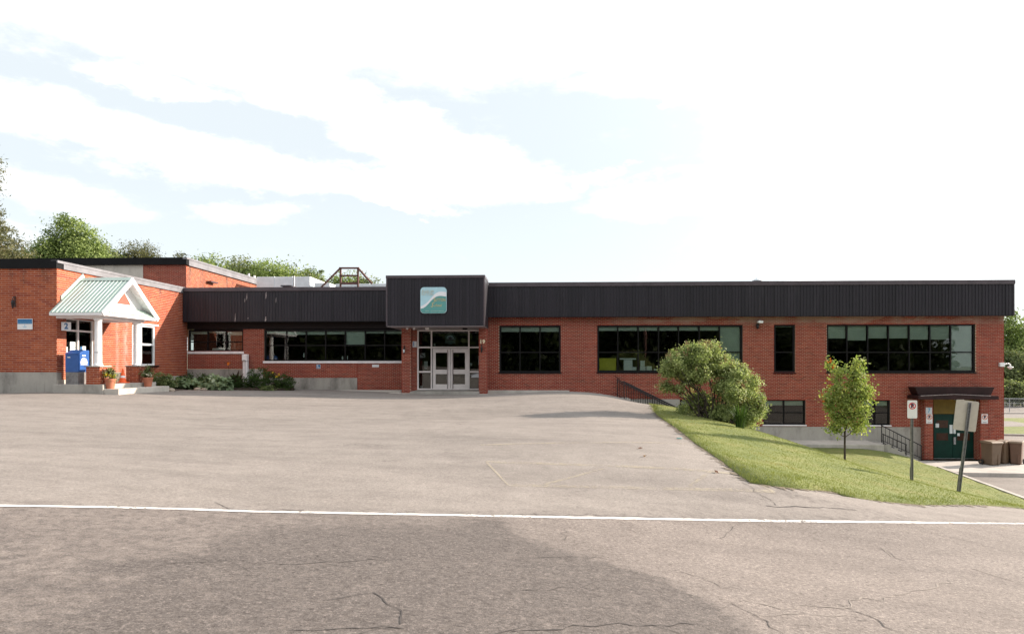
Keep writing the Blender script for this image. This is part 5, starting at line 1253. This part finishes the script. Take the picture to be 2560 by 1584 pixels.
def px_tree(name, label, px, d, ytop, wpx, base_z, mat, kind='round', **k):
    t_ = P3(px, ytop, d); h = t_.z-base_z; w = wpx*d/F/2; cr = []
    if kind == 'round':
        cr = [((0, 0, h*.62), (w*.8, w*.7, h*.34)), ((-w*.5, -.2*w, h*.5), (w*.55, w*.5, h*.26)), ((w*.5, -.1*w, h*.54), (w*.55, w*.5, h*.25)), ((.1*w, -.3*w, h*.80), (w*.45, w*.4, h*.20)), ((-.25*w, 0, h*.72), (w*.4, w*.4, h*.22))]
    elif kind == 'cone':
        for i in range(9): f = i/9; cr.append(((rng.normal()*.05*w, 0, h*(.28+.70*f)), (w*(1.02-f)*.95, w*(1.02-f)*.8, h*.055)))
    return tree(name, label, (t_.x, t_.y, base_z), h, cr, mat=mat, **k)
gT = 'trees behind the school'
# trees behind the left wing (the hall roof hides their feet)
big = P3(175, 556, 58)
tree('maple_tree', 'largest bright green maple behind the left wing', (big.x, big.y, 1.0), big.z-1, [((0, 0, 9.4), (2.7, 2.4, 4.2)), ((-2.5, -1, 8.2), (2.0, 2.0, 3.0)), ((2.2, -.6, 8.3), (2.1, 2, 2.9)), ((-.2, .3, 11.8), (1.4, 1.3, 2.1)), ((1.1, .2, 11.0), (1.5, 1.3, 1.8)), ((-1.3, 0, 10.6), (1.5, 1.3, 1.6)), ((-3.6, 0, 7.2), (1.4, 1.4, 2.0)), ((3.3, 0, 7.3), (1.5, 1.5, 2.2))], 760, 70, .36, .21, 'leaf_tree', gT, .32)
px_tree('conifer_tree', 'tall brown green conifer cut by the left picture edge', -44, 46, 300, 170, .6, 'needle', 'cone', nclump=330, per=60, sig=.34, size=.26, group=gT, trunk_r=.25, up=.0, flat=.35, aspect=.25, trunk_to=.97)
for i, (px, d, yt, w, m_, kd, lab, nm) in enumerate([
    (22, 52, 582, 110, 'needle', 'round', 'olive bushy pine at the left picture edge below the tall conifer', 'pine_tree'),
    (255, 62, 610, 90, 'leaf_far', 'round', 'low tree with russet top just right of the largest maple', 'broadleaf_tree'),
    (300, 66, 622, 70, 'leaf_far', 'round', 'small dull green tree over the middle of the hall roof', 'broadleaf_tree'),
    (340, 66, 612, 70, 'needle', 'round', 'rounded pale olive pine over the concrete panel of the hall', 'pine_tree'),
    (376, 68, 610, 60, 'needle', 'round', 'rounded grey green pine right of the pale olive one', 'pine_tree'),
    (412, 68, 622, 45, 'needle', 'cone', 'small pointed spruce over the brick part of the hall', 'spruce_tree'),
    (452, 64, 612, 60, 'needle', 'cone', 'spiky spruce above the corner of the hall roof', 'spruce_tree'),
    (540, 70, 640, 90, 'leaf_tree', 'round', 'round topped tree above the sloping hall roof edge', 'broadleaf_tree'),
    (590, 72, 645, 90, 'leaf_far', 'round', 'loose crowned tree where the hall roof dips', 'broadleaf_tree'),
    (672, 70, 655, 80, 'leaf_tree', 'round', 'round green tree over the left end of the white duct', 'broadleaf_tree'),
    (735, 74, 664, 90, 'leaf_far', 'round', 'low dark tree over the middle of the white duct', 'broadleaf_tree'),
    (798, 72, 663, 60, 'leaf_far', 'cone', 'dark pointed tree just left of the timber frame', 'spruce_tree'),
    (862, 76, 683, 70, 'leaf_tree', 'round', 'pale green tree seen through the timber frame', 'broadleaf_tree'),
    (912, 76, 693, 40, 'leaf_far', 'round', 'small dark tree right of the timber frame', 'broadleaf_tree'),
    (700, 72, 662, 80, 'leaf_tree', 'round', 'mid green tree above the seam of the white duct', 'broadleaf_tree'),
    (770, 76, 672, 70, 'leaf_tree', 'round', 'pale green tree between the white duct and the pointed dark one', 'broadleaf_tree'),
    (632, 72, 662, 70, 'leaf_far', 'round', 'low grey green tree where the hall roof edge ends', 'broadleaf_tree'),
    (947, 74, 686, 44, 'leaf_far', 'cone', 'pointed tree at the corner of the entrance canopy', 'spruce_tree')]):
    px_tree(nm, lab, px, d, yt, w*(1.7 if px < 500 else 2.6), 1.5, m_, kd, nclump=460 if kd == 'round' else 190, per=40, sig=.42 if kd == 'round' else .25, size=.27, group=gT, trunk_r=.16, flat=.6 if kd == 'round' else .4, aspect=.6 if m_ != 'needle' else .3)
# trees beyond the right corner
gR = 'trees beyond the right corner'
for (px, d, yt, w, m_, lab) in [(2522, 82, 770, 60, 'leaf_tree', 'leafy tree directly beyond the right corner of the building'), (2562, 86, 800, 70, 'leaf_tree', 'tall dark leafy tree at the right picture edge'), (2545, 78, 875, 80, 'leaf_far', 'lower bushy tree in front of the taller right edge tree'), (2620, 84, 760, 110, 'leaf_tree', 'broad tree mostly outside the right picture edge'), (2500, 80, 880, 50, 'leaf_far', 'bushy tree half hidden by the brick corner')]:
    px_tree('leafy_tree', lab, px, d, yt, w*1.5, -3.3, m_, 'round', nclump=150, per=44, sig=.5, size=.30, group=gR, trunk_r=.2)
for (px, yt) in ((2530, 955), (2556, 960), (2585, 950), (2505, 950)):
    px_tree('undergrowth_shrub', {2530: 'green shrub behind the mesh railing', 2556: 'dark shrub at the right edge behind the railing', 2585: 'shrub just outside the right picture edge', 2505: 'shrub tucked behind the brick corner'}[px], px, 72, yt, 70, -3.3, 'leaf_far', 'round', nclump=60, per=40, sig=.35, size=.25, trunk_r=.06, cat='shrub', trunk_to=.6)
# mesh railing far right
o = thing('mesh_fence', 'grey chain link fence along the far road at right', 'fence', (24.5, 66, -3.2))
for i in range(9):
    xx = 40+i*2.1; yy = 66-.25*i; mk('post', MB().cyl((xx, yy, -3.3), (xx, yy, -1.85), .035), 'galv', o)
mk('rail', MB().cyl((40, 66, -1.87), (56.8, 64, -1.87), .03), 'galv', o); mk('rail', MB().cyl((40, 66, -2.3), (56.8, 64, -2.3), .016), 'galv', o)
mb = MB()
for i in range(84):
    a0 = i*.2; x0 = 40+a0; yy = 66-.25*a0/2.1
    mb.cyl((x0, yy, -3.15), (min(x0+1.2, 56.8), yy-.14, -1.9), .006, n=3, caps=False); mb.cyl((min(x0+1.2, 56.8), yy-.14, -3.15), (x0, yy, -1.9), .006, n=3, caps=False)
mk('wire_mesh', mb, 'galv', o, kind='stuff')
mk('fence_kerb', MB().box(36, 60, 63.2, 63.5, -3.3, -3.1), 'paving', kind='structure')

# big flowering bush on the lawn
bp = P3(1775, 1062, 23.0); bb = Vector((bp.x, bp.y, H(bp.x, bp.y)))
def bl(px, py, rx, ry, rz, dd=0):
    c = P3(px, py, 23.0+dd)-bb; k = 23.0/F; return (tuple(c), (rx*k, ry*k, rz*k))
BUSH = [bl(1735, 888, 52, 50, 36), bl(1690, 905, 36, 40, 30, -.3), bl(1772, 880, 38, 40, 30, .3), bl(1680, 925, 30, 35, 24), bl(1735, 935, 52, 56, 30), bl(1800, 915, 46, 50, 32, .2), bl(1835, 935, 40, 45, 30), bl(1865, 955, 34, 45, 30, .1), bl(1828, 972, 52, 56, 34, -.2),
        bl(1668, 966, 18, 22, 9), bl(1690, 972, 22, 24, 10), bl(1880, 1000, 32, 40, 34), bl(1898, 1022, 20, 30, 26), bl(1870, 1045, 30, 30, 26, -.1), bl(1770, 1045, 62, 40, 18, .4), bl(1750, 1000, 42, 40, 28, .3), bl(1800, 1030, 40, 40, 26), bl(1850, 1030, 46, 50, 32), bl(1716, 1030, 24, 30, 18, .3)]
bush = thing('lilac_bush', 'large rounded green bush on the grass slope in front of the windows', 'bush', bb)
BUSH = [(c, tuple(q_*.78 for q_ in r)) for c, r in BUSH]
C, Nn, T = blobs(BUSH, 760, 62, .10, .6, .45, .9); foliage('foliage', C, Nn, .08, T, 'leaf_bush', bush, .55)
mb = MB()
for c, r in BUSH:
    for _ in range(3):
        tip = np.array(c)+rng.normal(size=3)*np.array(r)*.4; st = np.array((rng.uniform(-.5, .7), rng.uniform(-.35, .35), -.15)); lm = limbs(st, [(tip, .028)], 1, 5, .2); mb.add(lm.v, lm.f)
mk('stem', mb, 'bark', bush, local=True)
Ch = []; 
for c, r in BUSH[:13]:
    for _ in range(16):
        d = rng.normal(size=3); d[2] = abs(d[2])+.3; d /= np.linalg.norm(d); p = np.array(c)+d*np.array(r)*rng.uniform(1.0, 1.18); Ch.append(p+rng.normal(size=(16, 3))*np.array([.03, .03, .06]))
Ch = np.concatenate(Ch); foliage('seed_heads', Ch, rng.normal(size=Ch.shape), .045, rng.random(len(Ch)), 'seed_head', bush)
# strap leaved clump at its foot
def strap(name, label, cat, base, n, ln, mat, wd=.03, spread=.6):
    o = thing(name, label, cat, base); mb = MB(); tt = []
    for i in range(n):
        az_ = rng.uniform(0, 2*math.pi); l_ = ln*rng.uniform(.6, 1.1); lean = rng.uniform(.15, 1)*spread; r0 = rng.uniform(0, .16); d = Vector((math.cos(az_), math.sin(az_), 0)); s = Vector((-d.y, d.x, 0)); prev = None
        pts = [d*(r0+lean*l_*f*f*.9)+Vector((0, 0, l_*(f-.38*lean*f*f*f*1.6))) for f in (0, .3, .55, .8, 1)]; wds = [wd*.7, wd, wd*.9, wd*.6, .004]
        vs = []
        for p, q_ in zip(pts, wds): vs += [p-s*q_/2, p+s*q_/2]
        mb.add(vs, [(2*j, 2*j+1, 2*j+3, 2*j+2) for j in range(4)]); tt += [rng.uniform(.1, .8)]*4
    me_o = mk('leaves', mb, mat, o, local=True, smooth=True); a = me_o.data.attributes.new('tint', 'FLOAT', 'FACE'); a.data.foreach_set('value', np.array(tt, np.float32)); return o
for j, (px, py, d) in enumerate(((1850, 1072, 21.4), (1880, 1075, 21.6))):
    p = hit(px, py, d0=14); strap('daylily_plant', ('dark strap leaved clump at the foot of the large bush', 'paler strap leaved clump at the right foot of the large bush')[j], 'plant', (p.x, p.y, H(p.x, p.y)-.02), 150, .95, ('leaf_shrub', 'leaf_bush')[j], .035)
# sapling
sp = P3(2112, 1153, 19.0); sb = Vector((sp.x, sp.y, H(sp.x, sp.y)))
def sl_b(px, py, rx, rz): c = P3(px, py, 19.0)-sb; k = 19.0/F; return (tuple(c), (rx*k, rx*k*.9, rz*k))
SAP = [sl_b(2080, 912, 12, 16), sl_b(2068, 998, 12, 12), sl_b(2143, 915, 18, 22), sl_b(2138, 950, 26, 30), sl_b(2155, 985, 26, 30), sl_b(2100, 935, 18, 26), sl_b(2090, 975, 22, 30), sl_b(2078, 1015, 18, 26), sl_b(2120, 1000, 34, 40), sl_b(2150, 1040, 28, 32), sl_b(2105, 1045, 26, 24), sl_b(2090, 1070, 18, 14), sl_b(2145, 1068, 24, 14)]
sap = thing('sapling_tree', 'slim young maple with yellow green leaves on the lower lawn', 'tree', sb)
SAP = [(c, tuple(q_*.85 for q_ in r)) for c, r in SAP]
C, Nn, T = blobs(SAP, 300, 24, .085, .35, .3, 1.0); foliage('crown', C, Nn, .078, T, 'leaf_sap', sap, .7)
hh = (P3(2140, 900, 19)-sb).z
mb = MB().tube([(0, 0, -.2), (.0, 0, .9), (.05, 0, 1.5), (.2, 0, 2.3), (.36, 0, hh)], [.035, .028, .024, .016, .006], 8)
for c, r in SAP: lm = limbs((.04, 0, min(1.3, c[2]*.75)), [(c, .012)], 1, 4, .08); mb.add(lm.v, lm.f)
mk('trunk', mb, 'bark', sap, local=True)
Cr = []
for px, py in ((2071, 900), (2075, 906), (2057, 995), (2060, 1002), (2075, 960), (2068, 940), (2085, 912)):
    c = np.array(P3(px, py, 18.9)-sb); Cr.append(c+rng.normal(size=(4, 3))*.05)
Cr = np.concatenate(Cr); foliage('red_leaves', Cr, rng.normal(size=Cr.shape), .09, rng.random(len(Cr)), 'leaf_red', sap, .7)

# flower bed by the left block
def shrub(name, label, px, pyb, d, wpx, hpx, mat, nclump=90, per=30, size=.07, sig=.07, cat='shrub', flat=.7, up=.7, aspect=.6, grp=None, shell=.5):
    b0 = P3(px, pyb, d); z0 = H(b0.x, b0.y); k = d/F; w, h = wpx*k/2, hpx*k; o = thing(name, label, cat, (b0.x, b0.y, z0), group=grp)
    cr = [((0, 0, h*.5), (w*.75, w*.7, h*.5)), ((-w*.5, -.1, h*.38), (w*.5, w*.5, h*.4)), ((w*.5, -.1, h*.4), (w*.5, w*.5, h*.42))]
    C, Nn, T = blobs(cr, nclump, per, sig, shell, up, flat); C[:, 2] = np.maximum(C[:, 2], .02); foliage('foliage', C, Nn, size, T, mat, o, aspect)
    mk('stem', limbs((0, 0, 0), [(np.array(c)+rng.normal(size=3)*.1, .015) for c, r in cr for _ in range(3)], 1), 'bark', o, local=True); return o
mk('flower_bed', MB().prism([(P3(px, 972, d).x, P3(px, 972, d).y) for px, d in ((382, 27.3), (420, 29.0), (470, 31.5), (560, 31.8), (650, 31.9), (735, 32.2), (735, 34.7), (452, 34.7), (390, 30))], 'z', .0, .36), 'soil', kind='structure')
shrub('leafy_shrub', 'pale leaved shrub beside the right flower pot', 405, 967, 29, 62, 46, 'leaf_pale', 150, 30, .075)
shrub('hosta_plant', 'pale edged hosta clump left of the two stones', 465, 966, 31.6, 72, 32, 'leaf_hosta', 46, 11, .26, .10, 'plant', .5, 1.0, .62, 'hostas in the bed')
shrub('hosta_plant', 'larger pale edged hosta clump right of the two stones', 540, 968, 31.6, 84, 38, 'leaf_hosta', 60, 11, .26, .10, 'plant', .5, 1.0, .62, 'hostas in the bed')
shrub('leafy_shrub', 'dark green shrub behind the left hosta against the brick', 470, 955, 33.0, 50, 42, 'leaf_shrub', 80, 26)
shrub('leafy_shrub', 'mid green shrub behind the gap between the hostas', 515, 957, 33.0, 56, 40, 'leaf_shrub', 90, 26)
shrub('leafy_shrub', 'low dark shrub left of the white meter box', 590, 968, 32.6, 60, 40, 'leaf_shrub', 90, 26)
shrub('leafy_shrub', 'largest dark green shrub right of the white meter box', 655, 970, 32.6, 88, 58, 'leaf_shrub', 190, 30)
shrub('leafy_shrub', 'round dark shrub with yellow blooms at the right end of the bed', 712, 971, 32.4, 52, 42, 'leaf_shrub', 110, 28)
shrub('ground_plant', 'small bright green plant at the front edge of the bed', 672, 973, 31.7, 34, 14, 'leaf_pale', 24, 16, .09, .06, 'plant')
p = P3(590, 962, 33.0); strap('canna_plant', 'dark purple leaved canna next to the white meter box', 'plant', (p.x, p.y, H(p.x, p.y)), 22, 1.15, 'leaf_canna', .16, .45)
def blooms(name, label, spots, mat, size=.07, n=9):
    P_ = [P3(*s) for s in spots]; b0 = P_[0].copy(); z0 = H(b0.x, b0.y); o = thing(name, label, 'flower', (b0.x, b0.y, z0)); mb = MB()
    for p_ in P_:
        c = np.array(p_)-np.array((b0.x, b0.y, z0)); Cc = c+rng.normal(size=(n, 3))*size*.35; foliage('bloom', Cc, rng.normal(size=Cc.shape)+np.array([0, -.8, .5]), size, rng.random(n), mat, o, .7); mb.cyl((c[0]*.6, .1, 0), tuple(c), .008, n=5)
    mk('stem', mb, 'leaf_shrub', o, local=True)
blooms('orange_lily', 'single orange lily bloom against the brick above the hosta', [(571.5, 908, 33.2)], 'flower_orange', .11)
blooms('yellow_flowers', 'yellow blooms on stems at the right end of the bed', [(691, 941, 32.0), (682, 931, 32.2), (699, 936, 32.2)], 'flower_yellow', .075, 6)
blooms('pink_flower', 'small pale pink bloom beside the left hosta', [(433, 956, 30.6)], 'flower_white', .08, 8)
def rock(label, px, py, d, r, sq=.7):
    p = P3(px, py, d); o = thing('field_stone', label, 'stone', (p.x, p.y, H(p.x, p.y)+.04), rz=rng.uniform(0, 3)); mb = MB(); n = 10; prof = []
    ph = rng.uniform(0, 6, 3)
    for j in range(7):
        t_ = math.pi*j/6; 
        prof.append([(r*math.sin(t_)*(1+.16*math.sin(3*2*math.pi*i/n+ph[0])+.1*math.sin(2*2*math.pi*i/n+j+ph[1]))*math.cos(2*math.pi*i/n)*1.2, r*math.sin(t_)*(1+.14*math.sin(2*2*math.pi*i/n+ph[2]))*math.sin(2*math.pi*i/n), -r*sq*math.cos(t_)) for i in range(n)])
    vs = [v for ring in prof for v in ring]; mb.add(vs, [(j*n+i, j*n+(i+1) % n, (j+1)*n+(i+1) % n, (j+1)*n+i) for j in range(6) for i in range(n)]); mk('stone', mb, 'rock', o, local=True, smooth=True)
rock('rounded grey field stone between the two hostas', 495, 968, 31.0, .15); rock('flat tan field stone leaning by the larger hosta', 510, 970, 31.0, .13, .6); rock('pale field stone under the shrub by the flower pot', 427, 968, 28.6, .17, .7); rock('tan field stone right of the flower pot', 398, 967, 28.0, .13, .6)
# terracotta pots
def pot(label, px, pyb, d, fl, seed):
    p = P3(px, pyb, d); o = thing('flower_pot', label, 'flower pot', (p.x, p.y, .60))
    mk('pot', MB().lathe([(.135, 0), (.185, .33), (.205, .335), (.205, .40), (.18, .40), (.17, .34)], n=20), 'terracotta', o, local=True)
    mk('soil', MB().lathe([(.175, .34), (.17, .37)], n=16), 'soil', o, local=True)
    C, Nn, T = blobs([((0, 0, .52), (.20, .2, .18)), ((-.06, 0, .70), (.13, .13, .2))], 26, 16, .06, .3, .6, .9); foliage('foliage', C, Nn, .10, T, 'leaf_pale', o, .5)
    n = 70 if fl == 'flower_yellow' else 90; Cc = np.array([[-.10, -.12, .58], [.06, -.15, .52], [.16, -.06, .50], [-.18, -.05, .50]])[rng.integers(0, 4, n)]+rng.normal(size=(n, 3))*.035; foliage('flowers', Cc, rng.normal(size=Cc.shape)+np.array([0, -.6, .6]), .06, rng.random(n), fl, o, .8, kind='stuff')
    mb = MB()
    for i in range(6):
        az_ = i*1.05+seed; l_ = .62*rng.uniform(.7, 1.1); d_ = Vector((math.cos(az_)*.5, math.sin(az_)*.3, 0)); s = Vector((-d_.y, d_.x, 0)).normalized(); vs = []
        for f, wd in ((0, .02), (.35, .08), (.65, .07), (1, .01)): c = d_*l_*f*f*1.3+Vector((0, 0, .40+l_*f*(1-.25*f))); vs += [c-s*wd/2, c+s*wd/2]
        mb.add(vs, [(2*j, 2*j+1, 2*j+3, 2*j+2) for j in range(3)])
    me_o = mk('tall_leaves', mb, 'leaf_canna', o, local=True); a = me_o.data.attributes.new('tint', 'FLOAT', 'FACE'); a.data.foreach_set('value', np.full(len(me_o.data.polygons), .6, np.float32))
pot('terracotta pot with yellow blooms on the porch step, nearer the camera', 276, 973, 25.25, 'flower_yellow', .4); pot('terracotta pot with white blooms at the far end of the porch step', 370, 970, 27.55, 'flower_white', 1.2)

# woods across the road, seen in the window glass
C, Nn, T = blobs([((x_, -34+rng.uniform(-4, 3), 4.2+rng.uniform(-1, 1)+(.0 if x_ < 0 else -.05*x_)), (4.2, 3.5, 7.2+rng.uniform(-.6, 2.4))) for x_ in range(-58, 60, 4)]+[((x_, -42, 6.5), (4.5, 2.5, 8.5)) for x_ in range(-62, 64, 4)], 5200, 16, .8, .2, .3, .8)
foliage('woodland', C, Nn, 1.05, T, 'leaf_wood', None, .7, kind='stuff')
# utility pole across the road
o = thing('utility_pole', 'wooden utility pole across the road, mirrored in the long window behind the bush', 'pole', (12.4, -11, -1.2)); mk('pole', MB().cyl((12.4, -11, -2.5), (12.4, -11, 9), .16, .11, 12), 'timber', o); mk('crossarm', MB().box(11.4, 13.4, -11.2, -11.08, 7.9, 8.05), 'timber', o)

# ------------------------------------------------------------------ grass blades
def grass(n, poly, focus=None):
    pa = np.array(poly); lo, hi = pa.min(0), pa.max(0); P_ = rng.uniform(lo, hi, (n*3, 2)); P_ = P_[inside(pa, P_)]
    dist = np.hypot(P_[:, 0], P_[:, 1]); keep = rng.random(len(P_)) < np.clip((15/dist)**1.6, .12, 1); return P_[keep][:n]
P_ = np.concatenate([grass(340000, LAWNP), np.array([[e.x, e.y] for e in resample(EDGE_EXT, .006)])[:6000]+rng.normal(size=(len(resample(EDGE_EXT, .006)[:6000]), 2))*.075])
z = lawn_h(P_); nG = len(P_); dist = np.hypot(P_[:, 0], P_[:, 1]); dE = segd(P_, EDGE_EXT)
patch = np.sin(P_[:, 0]*1.3+1)*np.sin(P_[:, 1]*.9+2)+.6*np.sin(P_[:, 0]*3.1+P_[:, 1]*2.2)+.4*np.sin(P_[:, 0]*7.3-P_[:, 1]*5.1)
hG = rng.uniform(.012, .030, nG)*(1+.9*np.exp(-(dE/.35)**2)+.9*np.exp(-((P_[:, 0]-4.6)**2+(P_[:, 1]-11.3)**2)/1.6)); wG = .005+.00042*dist
_straw = np.zeros(nG)
for (px_, py_, sx_, sy_) in ((1742,1064,1.0,.5),(1700,1050,.8,.4),(1860,1120,.8,.7),(1900,1140,.7,.5),(2330,1215,1.2,.5),(1960,1170,.7,.4)):
    c_ = hit(px_, py_); _straw = np.maximum(_straw, np.exp(-((P_[:, 0]-c_.x)/sx_)**2-((P_[:, 1]-c_.y)/sy_)**2))
az_ = rng.uniform(0, 2*np.pi, nG); lean = rng.normal(size=(nG, 2))*.55*hG[:, None]
s = np.c_[np.cos(az_), np.sin(az_)]*wG[:, None]/2
V = np.empty((nG, 3, 3)); V[:, 0, :2] = P_-s; V[:, 1, :2] = P_+s; V[:, 2, :2] = P_+lean; V[:, 0, 2] = z-.01; V[:, 1, 2] = z-.01; V[:, 2, 2] = z+hG
me = fast_mesh('grass', V.reshape(-1, 3), np.arange(nG*3).reshape(-1, 3), 3); me.materials.append(M['grass'])
a = me.attributes.new('tint', 'FLOAT', 'FACE'); a.data.foreach_set('value', np.clip(.42+.12*patch+.42*_straw+rng.normal(size=nG)*.08, 0, 1).astype(np.float32))
go = bpy.data.objects.new('grass', me); link(go); go['kind'] = 'stuff'
# bits of litter and fallen leaves on the asphalt
for j, (px, py, lab) in enumerate(((1698, 1097, 'tiny scrap of turquoise litter near the lawn edge'), (1600, 1122, 'single brown leaf lying on the middle of the lot'), (1612, 1142, 'pair of dark leaves below the single brown leaf'), (1785, 1181, 'dry brown leaf by the yellow bay marking'))):
    p = hit(px, py); o = thing('fallen_leaf' if j else 'litter_scrap', lab, 'leaf' if j else 'litter', (p.x, p.y, p.z+.012)); Cc = rng.normal(size=(3, 3))*np.array([.03, .03, .004])+np.array([0, 0, .01])
    if j: foliage('leaf', Cc, np.array([0, 0, 1.])+rng.normal(size=(3, 3))*.3, .09, rng.random(3), 'seed_head', o)
    else: mk('scrap', MB().prism([(-.07, -.01), (.05, -.03), (.07, .03), (-.03, .02)], 'z', 0, .02), 'teal_board', o, local=True)
# far wood closing the view past the right corner and beyond the left wing
C, Nn, T = blobs([((x_, 118+rng.uniform(-6, 8), 1.5+rng.uniform(-1, 1)), (8, 5, 7.5+rng.uniform(-1, 2.5))) for x_ in range(62, 230, 9)]+[((x_, 84+rng.uniform(-6, 8), 4+rng.uniform(-1, 1)), (7, 5, 6.5+rng.uniform(-1, 2))) for x_ in range(-150, -54, 8)], 2200, 16, .95, .3, .3, .8)
foliage('far_wood', C, Nn, .95, T, 'leaf_far', None, .7, kind='stuff')
